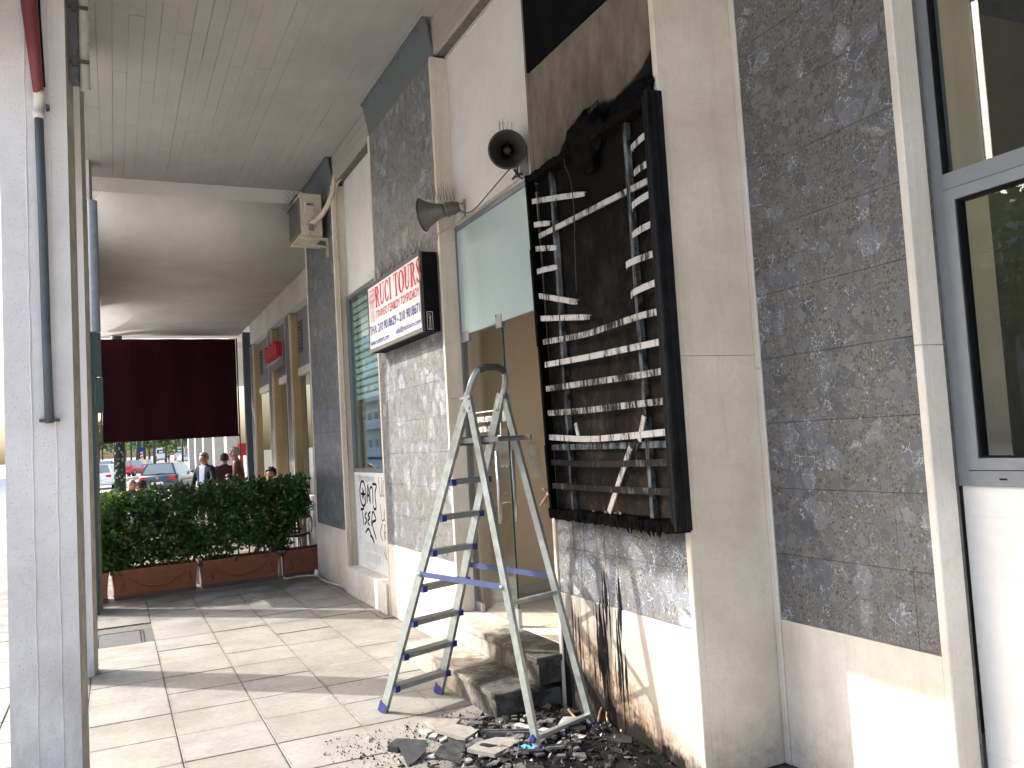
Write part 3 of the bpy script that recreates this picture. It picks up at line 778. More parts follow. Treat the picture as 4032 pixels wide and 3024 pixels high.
# ------------------------------------------------------------------ glass shop door and the room behind it
dr = thing('glass_door','frameless glass shop door standing shut beside an open gap, with long steel handles','door',(2.56,5.9,.33))
pane = obj('door_leaf', G().box(2.555,2.565,5.515,6.275,.345,2.49), 'glass_door', dr)
obj('glass_edge', G().box(2.554,2.566,5.506,5.5145,.345,2.49), 'glass_edge', dr)
for x,s in ((2.50,1),(2.62,-1)):
    g = G(); g.tube([(x,5.60,1.05),(x,5.60,1.57)], .016, 12); h = obj('handle', g, 'steel', dr, True)
    g = G()
    for z in (1.19,1.45): g.tube([(x,5.60,z),(2.56,5.60,z)], .008, 8)
    obj('handle_bolt', g, 'steel', h, True)
obj('patch_fitting', G().cham((2.545,6.16,.325),(2.575,6.285,.395),0,-1,.003), 'steel', dr)
obj('patch_fitting', G().cham((2.545,6.13,2.44),(2.575,6.285,2.52),0,-1,.003), 'steel', dr)
obj('patch_fitting', G().cham((2.545,5.50,2.46),(2.575,5.60,2.56),0,-1,.003), 'steel', dr)
obj('lock', G().box(2.54,2.58,5.502,5.56,1.78,1.90), 'steel', dr)
obj('floor_catch', G().box(2.547,2.573,5.49,5.54,.322,.45), 'steel', dr)
# opening hours printed on the leaf
def on_wall_x(x, y_left):   # text plane facing -X : text x runs towards -Y
    return lambda a,b,c: (x-c, y_left-a, b)
pr = G()
def put_text(G_, body, h, w, x, yl, z, bold=0.0):
    t = text_geo(body, h, w, bold); t = place(t, lambda a,b,c: (x, yl-a, z+b)); G_.add(t.v, t.f)
put_text(pr, '\u03a9\u03a1\u0391\u03a1\u0399\u039f \u039b\u0395\u0399\u03a4\u039f\u03a5\u03a1\u0393\u0399\u0391\u03a3', .042, .40, 2.5535, 6.06, 1.79, .004)
put_text(pr, '9:00 \u03a0\u039c - 21:00 \u039c\u039c', .042, .36, 2.5535, 6.04, 1.715, .004)
for a in ((6.10,5.63,1.865,1.871),(6.10,5.63,1.675,1.681),(6.10,6.095,1.675,1.871),(5.635,5.63,1.675,1.871)):
    pr.add([(2.5535,a[0],a[2]),(2.5535,a[1],a[2]),(2.5535,a[1],a[3]),(2.5535,a[0],a[3])],[(0,1,2,3)])
obj('opening_hours', pr, 'white_print', dr)
tr = thing('transom_panel','pale teal frosted glass panel above the shop door','window',(2.56,5.5,2.5))
obj('frosted_pane', G().cham((2.555,4.74,2.50),(2.575,6.285,3.345),0,-1,.002), 'frosted', tr)
obj('frame', G().box(2.545,2.60,4.72,6.292,3.346,3.385).box(2.545,2.60,6.2865,6.2935,.33,3.345), 'frame_grey', tr)
obj('jamb', G().box(2.566,2.60,6.286,6.293,.33,3.34), 'frame_dark', tr)

g = G(); g.box(2.50,6.6,3.36,6.66,.20,.318); fl = struct(obj('shop_floor', g, 'mortar'))
for i in range(10):
    for j in range(9):
        x0 = 2.565+i*.40; y0 = 3.045+j*.40
        if y0+.4 > 6.66 or y0 < 3.36: continue
        obj('floor_tile', G().cham((x0+.0015,y0+.0015,.30),(x0+.3985,y0+.3985,.324),2,1,.002), 'tile', fl)
rm = thing('shop_room','tan painted room behind the shop door','room',(4.5,5,.32))
obj('rear_wall', G().box(2.62,6.6,6.645,6.75,.325,3.6), 'tan_wall', rm)
obj('skirting', G().box(2.63,6.5,6.632,6.644,.325,.40), 'tile', rm)
obj('side_wall', G().box(5.2,5.3,3.4,6.64,.3,3.6), 'plaster', rm)
obj('room_ceiling', G().box(2.62,6.6,3.36,6.70,3.60,3.7), 'plaster', rm)
for k,(z0,z1) in enumerate(((1.495,1.60),(1.40,1.49),(1.305,1.397))):
    s_ = tag(obj('light_switch', G().cham((3.262+.012*k,6.625,z0),(3.352+.012*k,6.645,z1),1,-1,.003), 'switch'), ('topmost','middle','lowest')[k]+' of three cream switch plates on the tan wall', 'switch', 'switch plates on the tan wall')
    g = G(); g.cham((3.285+.012*k,6.616,z0+.02),(3.329+.012*k,6.6245,z1-.02),1,-1,.003); obj('rocker', g, 'switch', s_)

# ------------------------------------------------------------------ window bay with blind and graffiti panel
wb_ = thing('blind_window','tall shop window with a lowered teal slatted blind','window',(2.55,9,1.38))
obj('frame', G().box(2.53,2.60,8.192,9.797,1.375,1.42).box(2.53,2.60,8.192,9.797,3.395,3.435).box(2.53,2.60,9.757,9.797,1.42,3.395).box(2.53,2.60,8.192,8.215,1.42,3.395), 'frame_grey', wb_)
obj('glass_pane', G().box(2.555,2.561,8.216,9.756,1.421,3.394), 'glass_teal', wb_)
for k in range(15):
    z = 3.32-k*.078
    obj('blind_slat', G().bar((2.585,8.22,z),(2.585,9.70,z),.050,.003,(.15,0,-1)), 'blind', wb_)
for k in range(3):
    z = 2.12-k*.10
    obj('blind_slat', G().box(2.60,2.604,8.22,9.70,z,z+.045), 'wood', wb_)
obj('room_back', G().box(3.3,3.4,7.9,10.1,.2,4.2).box(2.62,3.3,7.9,8.0,.2,4.2).box(2.62,3.3,10,10.1,.2,4.2), 'mesh_teal', wb_)
gp = thing('panel_below_window','white panel covered in graffiti below the blind window','panel',(2.54,9,.3))
obj('board', G().cham((2.53,8.192,.302),(2.60,9.797,1.373),0,-1,.003), 'white_panel', gp)
XG = 2.5285
def stroke(g, pts, w, sm=5): ribbon(g, smooth_pts([(XG,y,z) for y,z in pts], sm), w, (-1,0,0))
g = G()
circ = [(9.43+.125*cos(a),1.135+.14*sin(a)) for a in [pi/2+2*pi*k/14 for k in range(15)]]
stroke(g, circ, .030, 3)
for p in ([(9.46,1.20),(9.37,1.06)],[(9.37,1.18),(9.47,1.08)],[(9.52,1.13),(9.33,1.13)],[(9.27,1.03),(9.21,1.24),(9.17,1.05)],[(9.25,1.12),(9.17,1.12)],[(9.13,1.03),(9.135,1.19),(9.03,1.20),(9.04,1.03)],
          [(9.03,1.25),(8.87,1.24),(8.94,1.15),(8.92,1.0),(9.0,.985),(9.03,1.02)],[(9.56,.95),(9.41,.965)],[(9.49,.955),(9.45,.775)],[(9.31,.935),(9.39,.88),(9.32,.84),(9.41,.79)],
          [(9.15,.945),(9.26,.90),(9.19,.875),(9.28,.83),(9.21,.79)],[(9.14,.79),(9.06,.95),(8.95,.87),(9.10,.82),(8.97,.66)],[(9.39,.70),(9.26,.75),(9.14,.67),(9.05,.61)],[(9.21,.68),(9.10,.66),(9.06,.60)]):
    stroke(g, p, .028)
obj('graffiti_black', g, 'black', gp)
g = G()
for p in ([(8.78,1.33),(8.75,1.16),(8.69,1.14),(8.66,1.33)],[(8.60,1.30),(8.64,1.15),(8.57,1.14)],[(8.55,1.31),(8.53,1.11)],[(8.46,1.30),(8.45,1.10)],[(8.55,1.2),(8.45,1.2)],[(8.38,1.28),(8.36,1.10),(8.27,1.12)],
          [(8.76,1.05),(8.72,.88),(8.62,.90)],[(8.60,1.0),(8.63,.9),(8.56,.88),(8.54,1.0),(8.6,1.01)],[(8.48,.86),(8.47,1.0),(8.38,.86),(8.37,1.0)],[(8.32,1.0),(8.24,1.0)],[(8.28,1.02),(8.27,.72)],
          [(8.70,.85),(8.80,.74),(8.72,.66)],[(8.65,.66),(8.63,.83),(8.55,.78),(8.64,.74),(8.56,.66)],[(8.48,.66),(8.48,.78)],[(8.4,.66),(8.39,.8),(8.29,.66),(8.28,.8)],[(8.68,.55),(8.60,.48),(8.52,.58),(8.42,.47),(8.30,.44)]):
    stroke(g, p, .016)
obj('graffiti_brown', g, M['leather'], gp)
g = G()
for k in range(9):
    y = 9.62-k*.075; stroke(g, [(y,1.33),(y-.03,1.27),(y-.05,1.34),(y-.07,1.27)], .005)
for k in range(7):
    z = 1.15-k*.09; stroke(g, [(9.66,z),(9.60,z+.03),(9.61,z-.04),(9.66,z-.05)], .004)
for row,(z,n) in enumerate(((.56,6),(.44,6),(.38,0))):
    for k in range(n):
        y = 9.36-k*.095; stroke(g, [(y,z-.04),(y+.0,z+.04),(y-.05,z+.03),(y-.03,z-.01),(y-.06,z-.04)], .005)
stroke(g, [(9.45,.66),(9.42,.5),(9.38,.35),(9.05,.345),(8.98,.5),(9.05,.6)], .005)
for k in range(5):
    y = 8.80-k*.11; stroke(g, [(y,.60),(y-.02,.5),(y-.05,.62),(y-.08,.5),(y-.06,.4)], .005)
obj('graffiti_thin', g, M['frame_grey'], gp)
bs = thing('base_block','low white marble block at the foot of the graffiti panel','base block',(2.45,9,0))
for y0,y1 in ((8.192,8.98),(8.983,9.797)):
    obj('block', G().cham((2.385,y0,0),(2.60,y1,.30),2,1,.006), 'marble_white', bs)

# ------------------------------------------------------------------ cafe front beyond the hedge
g = G(); g.box(2.645,3.3,11.42,18.3,3.93,4.5); struct(obj('bulkhead', g, 'soffit'))
def far_pier(y0,y1,label):
    t = thing('cafe_pier',label,'pier',(2.72,y0,0),'slim piers of the cafe front')
    obj('stone_face', G().cham((2.65,y0+.03,0),(2.68,y1-.02,3.9),0,-1,.002), 'stone_far', t)
    obj('edge_strip', G().box(2.645,2.68,y0,y0+.029,0,3.9).box(2.645,2.68,y1-.019,y1,0,3.9), 'marble', t)
    for za,zb in ((0,1.6),(1.603,2.95),(2.953,3.9)):
        obj('return_slab', G().cham((2.681,y0,za),(2.80,y0+.03,zb),1,-1,.002), 'marble_tan', t)
    obj('core', G().box(2.681,2.8,y0+.031,y1,0,3.9), 'mortar', t)
far_pier(14.0,14.4,'slim tan sided pier right of the red cafe sign')
far_pier(15.8,16.17,'slim tan sided pier left of the red cafe sign')
far_pier(18.05,18.4,'slim tan sided pier at the far end of the cafe front')
def cafe_bay(y0,y1,label,vent):
    t = thing('cafe_window',label,'window',(2.8,(y0+y1)/2,0),'windows of the cafe front')
    obj('upper_panel', G().box(2.775,2.86,y0,y1,3.0,3.93), 'frame_grey', t)
    obj('frame_head', G().box(2.76,2.86,y0,y1,2.88,2.998), 'window_white', t)
    obj('glass_pane', G().box(2.80,2.806,y0,y1,.95,2.878), 'glass', t)
    obj('sill', G().box(2.76,2.86,y0,y1,.85,.948), 'window_white', t)
    obj('lower_panel', G().box(2.775,2.86,y0,y1,0,.848), 'frame_grey', t)
    obj('curtain', G().box(2.95,2.97,y0,y1,0,3.0), 'dark_void', t)
    obj('mullion', G().box(2.79,2.83,y0+.02,y0+.07,.949,2.879), 'window_white', t)
    if vent:
        v = obj('vent', G().box(2.768,2.776,y1-.42,y1-.1,3.25,3.75), 'frame_dark', t)
        g = G()
        for k in range(8): g.bar((2.763,y1-.41,3.28+k*.058),(2.763,y1-.11,3.28+k*.058),.014,.006,(1,0,-.6))
        obj('louvre', g, 'frame_grey', v)
cafe_bay(11.42,14.0,'cafe window beside the air conditioner pier, vent in its upper panel',True)
cafe_bay(14.41,15.8,'cafe window under the red letter sign',False)
cafe_bay(16.18,18.05,'cafe window farthest along, vent in its upper panel',True)
rs = thing('red_sign','red three dimensional letter sign above the cafe window','sign',(2.6,15,3.2))
obj('backing', G().box(2.60,2.64,14.42,15.78,3.12,3.56), 'frame_grey', rs)
for k in range(6):
    y = 15.7-k*.215; h = .16 if k%2 else .2
    g = G(); g.cham((2.50,y-.19,3.34),(2.60,y,3.34+h),0,-1,.01); g.box(2.52,2.60,y-.16,y-.03,3.27,3.34); obj('letter', g, 'red_sign', rs)
g = G()
for k in range(14): g.bar((2.52,15.75-k*.09,3.18),(2.6,15.75-k*.09,3.27),.012,.012)
obj('bracket', g, 'window_white', rs)
tag(obj('steel_post', G().cham((2.66,19.4,0),(2.86,19.6,4.36),1,-1,.004), 'pipe_grey'), 'square grey steel post at the right end of the maroon blind', 'post')
bl = thing('canvas_blind','dark maroon canvas roller blind closing the far end of the arcade','blind',(1.2,20.2,2.1))
g = G(); n = 24
for k in range(n+1):
    x = -.2+2.79*k/n; y = 20.2+.02*sin(k*.9)
    g.v += [(x,y,2.09+.008*sin(k*.5)),(x,y,4.315)]
for k in range(n): g.f.append((2*k,2*k+2,2*k+3,2*k+1)); g.m.append(0)
cv = obj('canvas', g, 'maroon', bl)
sm_ = cv.modifiers.new('thickness','SOLIDIFY'); sm_.thickness = .006
sb = thing('canvas_blind','maroon canvas sheet added unseen on the street side of the cafe to cut the sun','blind',(-.53,13.6,1.85))  # added out of view to keep sun off the pier beside the hedge
obj('canvas', G().box(-.535,-.527,11.3,16.4,1.85,5.0), 'maroon', sb)
obj('bottom_bar', G().tube([(-.53,11.3,1.85),(-.53,16.4,1.85)], .02, 8), 'maroon', sb, True)
obj('bottom_bar', G().tube([(-.2,20.2,2.09),(2.6,20.2,2.10)], .022, 8), 'maroon', bl, True)
obj('guide_rail', G().box(2.60,2.63,20.18,20.22,.0,4.33), 'frame_dark', bl)
obj('guide_rail', G().box(-.235,-.205,20.18,20.22,1.7,4.33), 'frame_dark', bl)

# green strip and light box at the third pillar
tag(obj('green_angle', G().box(-.212,-.178,10.44,10.475,0,4.6).box(-.190,-.178,10.476,10.50,0,4.6), M['pole_green']), 'narrow green metal angle running up beside the third pillar', 'metal strip')
lb = thing('light_box','tall rounded grey box with bird spikes on its top, fixed to the third pillar','light box',(-.16,10.5,3.1))
g = G(); g.prism([(-.150+.052*cos(2*pi*k/14),10.38+.052*sin(2*pi*k/14)) for k in range(14)],3.10,4.58); obj('casing', g, 'pipe_grey', lb)
lb.children[0].data.materials[0] = plain('pale_grey_casing',(.20,.22,.25),.5)
g = G()
for k in range(6): g.tube([(-.15,10.38,4.57),(-.15+(k-2.5)*.035,10.38+R.uniform(-.04,.04),4.57+.14)], .0016, 4)
obj('spikes', g, 'wire', lb)
g = G(); g.box(-.175,-.10,10.36,10.42,2.6,3.09).box(-.165,-.09,10.36,10.42,2.2,2.59); obj('lower_casing', g, 'pole_green', lb)

# ------------------------------------------------------------------ pipes and lamp at the pillars
pp = thing('drain_pipe','grey plastic drain pipe on the nearest pillar, red painted above its collar','pipe',(-.29,4.86,1.87))
obj('lower_pipe', G().tube([(-.290,4.868,1.865),(-.296,4.868,2.3),(-.300,4.868,2.9),(-.308,4.868,3.49)], .0215, 14), 'pipe_grey', pp, True)
obj('upper_pipe', G().tube([(-.305,4.866,3.56),(-.325,4.85,3.85),(-.345,4.82,4.15),(-.37,4.78,4.6)], [.025,.034,.044,.05], 14), 'pipe_red', pp, True)
obj('collar', G().tube([(-.308,4.868,3.44),(-.308,4.868,3.47),(-.307,4.868,3.471),(-.306,4.868,3.545),(-.305,4.868,3.546),(-.305,4.867,3.585)], [.027,.029,.025,.025,.028,.027], 14), M['marble_white'], pp, True)
obj('bracket', G().box(-.335,-.245,4.855,4.90,1.872,1.886), 'frame_dark', pp)
obj('bracket', G().box(-.275,-.258,4.85,4.90,3.495,3.515), 'frame_dark', pp)
tag(obj('conduit', G().tube([(-.286,4.885,3.62),(-.30,4.88,4.0),(-.31,4.88,4.7)], .012, 10), 'black'), 'thin black conduit beside the red pipe on the nearest pillar', 'conduit')
tl = thing('tube_lamp','upright fluorescent tube lamp with dusty clear cover fixed to the corner of the nearest pillar','lamp',(-.13,5.0,3.66))
obj('housing', G().cham((-.176,4.955,3.70),(-.118,5.03,4.70),1,-1,.008), 'lamp_body', tl)
obj('cover', G().prism([(-.091+.026*cos(2*pi*k/12),4.985+.026*sin(2*pi*k/12)) for k in range(12)],3.665,4.70), 'lamp_cover', tl)
for z_ in (3.80,4.10): obj('clip', G().box(-.16,-.066,4.94,4.954,z_,z_+.016).box(-.150,-.128,4.936,4.9535,z_-.02,z_+.035), 'frame_dark', tl)

# ------------------------------------------------------------------ lettered sign box
sg = thing('travel_sign','white lightbox sign lettered in red and blue, in a black case with bird spikes','sign',(2.34,7.17,2.56))
y0,y1,z0,z1,xf = 6.40,7.955,2.555,3.205,2.27
obj('case', G().cham((xf+.006,y0,z0),(2.419,y1,z1),0,-1,.004), 'black', sg)
obj('frame', G().box(xf-.004,xf+.02,y0-.002,y1+.002,z0-.003,z0+.035).box(xf-.004,xf+.02,y0-.002,y1+.002,z1-.03,z1+.003).box(xf-.004,xf+.02,y0-.002,y0+.022,z0+.035,z1-.03).box(xf-.004,xf+.02,y1-.022,y1+.002,z0+.035,z1-.03), M['frame_dark'], sg)
face = obj('sign_face', G().box(xf-.0005,xf+.012,y0+.0225,y1-.0225,z0+.0355,z1-.0305), 'acrylic', sg)
XL = xf-.0025
def serif(ch):
    """high-contrast serif capitals as polygons in a 1 x 1 cell"""
    P = []
    def bx(a,b,c,d): P.append([(a,c),(b,c),(b,d),(a,d)])
    def arc(cx,cy,rx,ry,t0,t1,wx,wy,n=14):
        for k in range(n):
            a = t0+(t1-t0)*k/n; b = t0+(t1-t0)*(k+1)/n
            P.append([(cx+(rx)*cos(a),cy+ry*sin(a)),(cx+rx*cos(b),cy+ry*sin(b)),(cx+(rx-wx)*cos(b),cy+(ry-wy)*sin(b)),(cx+(rx-wx)*cos(a),cy+(ry-wy)*sin(a))])
    if ch == 'R':
        bx(.12,.38,0,1); bx(.0,.48,0,.05); bx(.02,.4,.95,1); arc(.40,.74,.42,.26,-pi/2,pi/2,.25,.08)
        bx(.3,.42,.95,1); bx(.3,.44,.48,.53); P.append([(.42,.5),(.60,.5),(.92,.05),(.74,.02)]); bx(.70,1.0,0,.05)
    if ch == 'U':
        bx(.10,.36,.3,1); bx(0,.46,.95,1); bx(.76,.86,.3,1); bx(.64,.98,.95,1); arc(.48,.32,.36,.32,pi,2*pi,.17,.10)
    if ch == 'C':
        arc(.52,.5,.46,.5,.22*pi,1.78*pi,.26,.08,22); bx(.84,.90,.66,.97); bx(.84,.90,.06,.30)
    if ch == 'I':
        bx(.24,.76,0,1); bx(.05,.95,0,.05); bx(.05,.95,.95,1)
    if ch == 'T':
        bx(.37,.65,0,1); bx(.25,.77,0,.05); bx(.02,1.0,.94,1); bx(.02,.09,.70,.95); bx(.93,1.0,.70,.95)
    if ch == 'O':
        arc(.5,.5,.48,.5,0,2*pi,.26,.08,28)
    if ch == 'S':
        arc(.48,.74,.38,.26,.15*pi,1.05*pi,.22,.09,14); arc(.48,.26,.40,.26,-.95*pi,.15*pi,.22,.09,14)
        P.append([(.10,.72),(.34,.80),(.88,.28),(.64,.18)]); bx(.80,.86,.68,.97); bx(.06,.12,.04,.34)
    return P
g = G(); yy = 7.70; hh = .20; zz = 2.955
for w_,ch in ((.165,'R'),(.165,'U'),(.155,'C'),(.075,'I'),(.07,' '),(.15,'T'),(.18,'O'),(.165,'U'),(.165,'R'),(.15,'S')):
    i = 0
    for poly in serif(ch) if ch != ' ' else []:
        g.add([(XL-.00004*i, yy-a*w_*.93, zz+b*hh) for a,b in poly],[tuple(range(len(poly)))]); i += 1
    yy -= w_*.93
obj('lettering_red', g, 'red_letter', face)
g = G()
put_text(g, '\u0393\u03a1\u0391\u03a6\u0395\u0399\u039f \u0393\u0395\u039d\u0399\u039a\u039f\u03a5 \u03a4\u039f\u03a5\u03a1\u0399\u03a3\u039c\u039f\u03a5', .078, 1.24, XL, 7.68, 2.850, .020)
obj('lettering_red', g, 'red_letter', face)
g = G(); put_text(g, '\u03a4\u0397\u039b. 210 9018629 - 210 9018671', .085, 1.47, XL, 7.915, 2.718, .020); obj('phone_lettering', g, 'blue_letter', face); g = G()
put_text(g, 'www.rucitours.com', .055, .60, XL, 7.91, 2.612, .012); obj('web_lettering', g, 'blue_letter', face); g = G()
put_text(g, 'info@rucitours.com', .066, .66, XL, 7.105, 2.610, .012); obj('mail_lettering', g, 'blue_letter', face); g = G()
ribbon(g, [(XL,7.205,2.63),(XL,7.19,2.63)], .012, (-1,0,0))
obj('dot', g, 'blue_letter', face)
g = G()     # Ionic column emblem
for k in range(5): ribbon(g, [(XL,7.865-k*.031,2.83),(XL,7.865-k*.031,3.02)], .017, (-1,0,0))
obj('column_emblem', g, 'rose', face)
g = G()
def rrect(ya,yb,za,zb,w):
    r = .016; pts = []
    for cy,cz,a0 in ((ya-r,zb-r,0),(yb+r,zb-r,pi/2),(yb+r,za+r,pi),(ya-r,za+r,3*pi/2)):
        for k in range(4):
            a = a0+k*pi/6; pts.append((XL,cy+r*cos(a),cz+r*sin(a)))
    pts.append(pts[0]); ribbon(g, pts, w, (-1,0,0))
rrect(7.90,7.70,3.035,3.145,.008); rrect(7.885,7.715,3.05,3.13,.005)
for k in range(4): ribbon(g, smooth_pts([(XL,7.865-k*.035,3.07),(XL,7.85-k*.035,3.11),(XL,7.84-k*.035,3.07)]), .006, (-1,0,0))
ribbon(g, [(XL,7.885,3.025),(XL,7.72,3.025)], .006, (-1,0,0)); 
obj('column_capital', g, 'red_letter', face)
g = G()
t = text_geo('\u0395\u03a0\u0399\u0393\u03a1\u0391\u03a6\u0395\u03a3', .022, .125); t = place(t, lambda a,b,c: (2.335-b+.01, y0-.0015, 2.575+a)); g.add(t.v,t.f)
for a in ((2.308,2.311,2.57,2.71),(2.355,2.358,2.57,2.71),(2.308,2.358,2.567,2.570),(2.308,2.358,2.71,2.713)):
    g.add([(a[0],y0-.0015,a[2]),(a[1],y0-.0015,a[2]),(a[1],y0-.0015,a[3]),(a[0],y0-.0015,a[3])],[(0,1,2,3)])
obj('maker_plate', g, 'white_print', sg)
def spikes_geo(p, q, n, h, spread=.06, r=.0014, side=(1,0,0)):
    g = G(); p = Vector(p); q = Vector(q); sv = Vector(side)
    for k in range(n):
        b = p.lerp(q, (k+.5)/n)
        for s in (-1,0,1):
            tip = b+sv*(s*spread+R.uniform(-.02,.02))+Vector((R.uniform(-.02,.02),R.uniform(-.03,.03),h*R.uniform(.8,1.1)))
            g.tube([b,tip], [r,r*.8], 4)
    return g
def spike_strip(p, q, n, h, label, **kw):
    t = thing('bird_spike_strip', label, 'bird spikes', p, 'strips of bird spikes')
    obj('base', G().bar(p,q,.02,.004), 'wire', t); obj('spikes', spikes_geo(p,q,n,h,**kw), 'wire', t)
spike_strip((2.33,6.5,3.213),(2.33,7.92,3.213),26,.13,'wire bird spikes along the top of the white lettered sign')

# ------------------------------------------------------------------ burnt sign box
bx_ = thing('burnt_sign','burnt out sign box: charred frame with bent pale slats','sign',(2.4,3.95,1.2))
y0,y1,z0,z1,xf = 3.297,4.56,1.185,3.265,2.36
obj('back_panel', G().box(2.438,2.445,y0+.01,4.60,z0,z1), None, bx_)
t = MT('scorched_back')
n = t.noise(4.5, 6, .7, vec=t.sc(t.pos,(1,1,.55))); n2 = t.noise(26,5,.7); o_ = t.xyz()
h = t.mth('ADD', t.mth('MULTIPLY', n, .75), t.mth('MULTIPLY', n2, .3)); hz = t.rng(o_[2], 1.2, 3.0, .10, -.18)
M['scorched'] = t.fin(t.ramp(t.mth('ADD', h, hz), [(.38,(.008,.0075,.007)),(.58,(.028,.023,.019)),(.78,(.085,.07,.055))]), .9, 0, .04)
bx_.children[0].data.materials.append(M['scorched'])
# frame: right profile (deep), left sheet, top and bottom rails
fr = obj('right_profile', G().box(xf-.012,2.437,y0-.03,y0-.002,z0-.01,z1+.02), 'char_blue', bx_)
obj('profile_rib', G().tube([(xf-.004,y0-.032,z0),(xf-.004,y0-.032,z1)], .011, 8).tube([(2.40,y0-.031,z0),(2.40,y0-.031,z1)], .006, 6), 'char_blue', fr, True)
obj('right_lip', G().box(xf-.014,xf-.002,y0-.002,y0+.010,z0+.02,z1), 'char_blue', bx_)
g = G()
pl = [(2.36,4.53,1.20),(2.35,4.535,1.6),(2.345,4.545,2.2),(2.345,4.565,2.8),(2.345,4.585,3.27)]
for i in range(len(pl)-1):
    a,b = pl[i],pl[i+1]; g.add([a,b,(2.437,b[1]+.07,b[2]),(2.437,a[1]+.07,a[2])],[(0,1,2,3)])
    g.add([(a[0]-.003,a[1]-.012,a[2]),(b[0]-.003,b[1]-.012,b[2]),(b[0],b[1]+.014,b[2]),(a[0],a[1]+.014,a[2])],[(0,1,2,3)])
lf = obj('left_profile', g, 'char', bx_); md = lf.modifiers.new('thickness','SOLIDIFY'); md.thickness = .006
g = G(); prev = None; pts_t = []; pts_b = []
def ragged(ya,yb,n,zc,amp,h,x0,x1,seed):
    rr = random.Random(seed); g = G(); vs = []
    for k in range(n+1):
        y = ya+(yb-ya)*k/n; a = rr.uniform(-amp,amp); b = rr.uniform(-amp,amp)
        vs += [(x0+rr.uniform(-.006,.006),y,zc+a),(x0+rr.uniform(-.006,.006),y,zc+h+b),(x1,y,zc+h+b*.5),(x1,y,zc+a*.5)]
    fs = []
    for k in range(n):
        o = 4*k
        for q in range(4): fs.append((o+q,o+4+q,o+4+(q+1)%4,o+(q+1)%4))
    fs += [(0,1,2,3),(4*n+3,4*n+2,4*n+1,4*n)]
    g.add(vs,fs); return g
obj('top_rail', ragged(y0,4.58,40,3.225,.006,.045,xf-.004,2.435,3), 'char', bx_)
tray = obj('bottom_rail', ragged(y0-.02,4.55,60,1.165,.007,.055,xf-.012,2.435,5), 'char', bx_)
rr = random.Random(9)
for k in range(26):
    y = rr.triangular(3.36,4.5,3.45); w = rr.uniform(.008,.026); l = rr.uniform(.012,.05)
    g = G(); g.tube([(xf-.010,y,1.215),(xf-.014,y+rr.uniform(-.02,.02),1.19-l*.4),(xf-.010,y+rr.uniform(-.015,.015),1.185-l)],[w*.6,w*.5,.002],5)
    obj('melted_drip', g, 'char', tray, True)
for (pya,pyb) in ((4.362,4.341),(3.551,3.533)):
    obj('upright', G().bar((2.41,pya,3.25),(2.41,pyb,1.21),.028,.028,(0,1,0)), None, bx_)
def sooty(name, base, lo, hi):
    t = MT(name); o = t.xyz()
    n = t.noise(1.0, 5, .7, vec=t.comb(t.mth('MULTIPLY',o[0],6), t.mth('MULTIPLY',o[1],14), t.mth('MULTIPLY',o[2],5)))
    f = t.noise(1.0, 2, .5, vec=t.comb(0.0, t.mth('MULTIPLY',o[1],60), t.mth('MULTIPLY',o[2],6)))
    m = t.mth('ADD', n, t.mth('MULTIPLY', t.mth('SUBTRACT', f, .5), .4))
    return t.fin(t.ramp(m, [(lo,(.012,.011,.011)),(hi,base)]), .65, .05, .15)
M['slat_pale'] = sooty('pale_sooty_slat', (.46,.44,.42), .34, .50)
M['slat_mid'] = sooty('half_sooty_slat', (.40,.385,.365), .44, .60)
M['slat_dark'] = sooty('black_sooty_slat', (.20,.19,.18), .55, .80)
M['post_sooty'] = sooty('sooty_upright', (.17,.19,.20), .42, .66)
for o in bx_.children:
    if o.name.startswith('upright'): o.data.materials.append(M['post_sooty'])
    if o.name.startswith('back_panel'): pass
obj('inner_rail', G().bar((2.405,4.56,2.885),(2.405,3.35,2.875),.03,.012,(0,0,1)), 'slat_pale', bx_)
obj('inner_rail', G().bar((2.405,4.56,1.585),(2.405,3.35,1.582),.034,.012,(0,0,1)), 'post_sooty', bx_)
SL = dict(
R1=[(3.486,3.045),(3.40,3.068),(3.267,3.083)],R2=[(3.477,2.937),(3.27,2.937)],R3=[(3.511,2.765),(3.42,2.782),(3.266,2.789)],R4=[(3.53,2.636),(3.267,2.642)],R5=[(3.599,2.486),(3.5,2.498),(3.276,2.496)],R6=[(3.576,2.335),(3.45,2.35),(3.272,2.357)],
L1=[(4.554,3.098),(3.965,2.977)],L2=[(4.546,2.95),(4.39,2.922)],L3=[(4.542,2.8),(4.324,2.758)],L4=[(4.543,2.659),(4.329,2.644)],L5=[(4.536,2.509),(4.25,2.435),(4.122,2.4)],L6=[(4.534,2.369),(3.998,2.295)],
F1=[(4.519,2.222),(4.033,2.201),(3.788,2.208),(3.471,2.218),(3.30,2.214)],F2=[(4.517,2.084),(4.066,2.075),(3.715,2.072),(3.30,2.07)],F3=[(4.517,1.938),(4.05,1.934),(3.588,1.929),(3.30,1.93)],
F4=[(4.512,1.792),(4.069,1.784),(3.606,1.787),(3.30,1.787)],F5=[(4.515,1.647),(4.089,1.626),(3.799,1.627),(3.30,1.641)],F6=[(4.515,1.498),(4.106,1.488),(3.786,1.489),(3.30,1.498)],F7=[(4.514,1.357),(3.803,1.355),(3.30,1.357)])
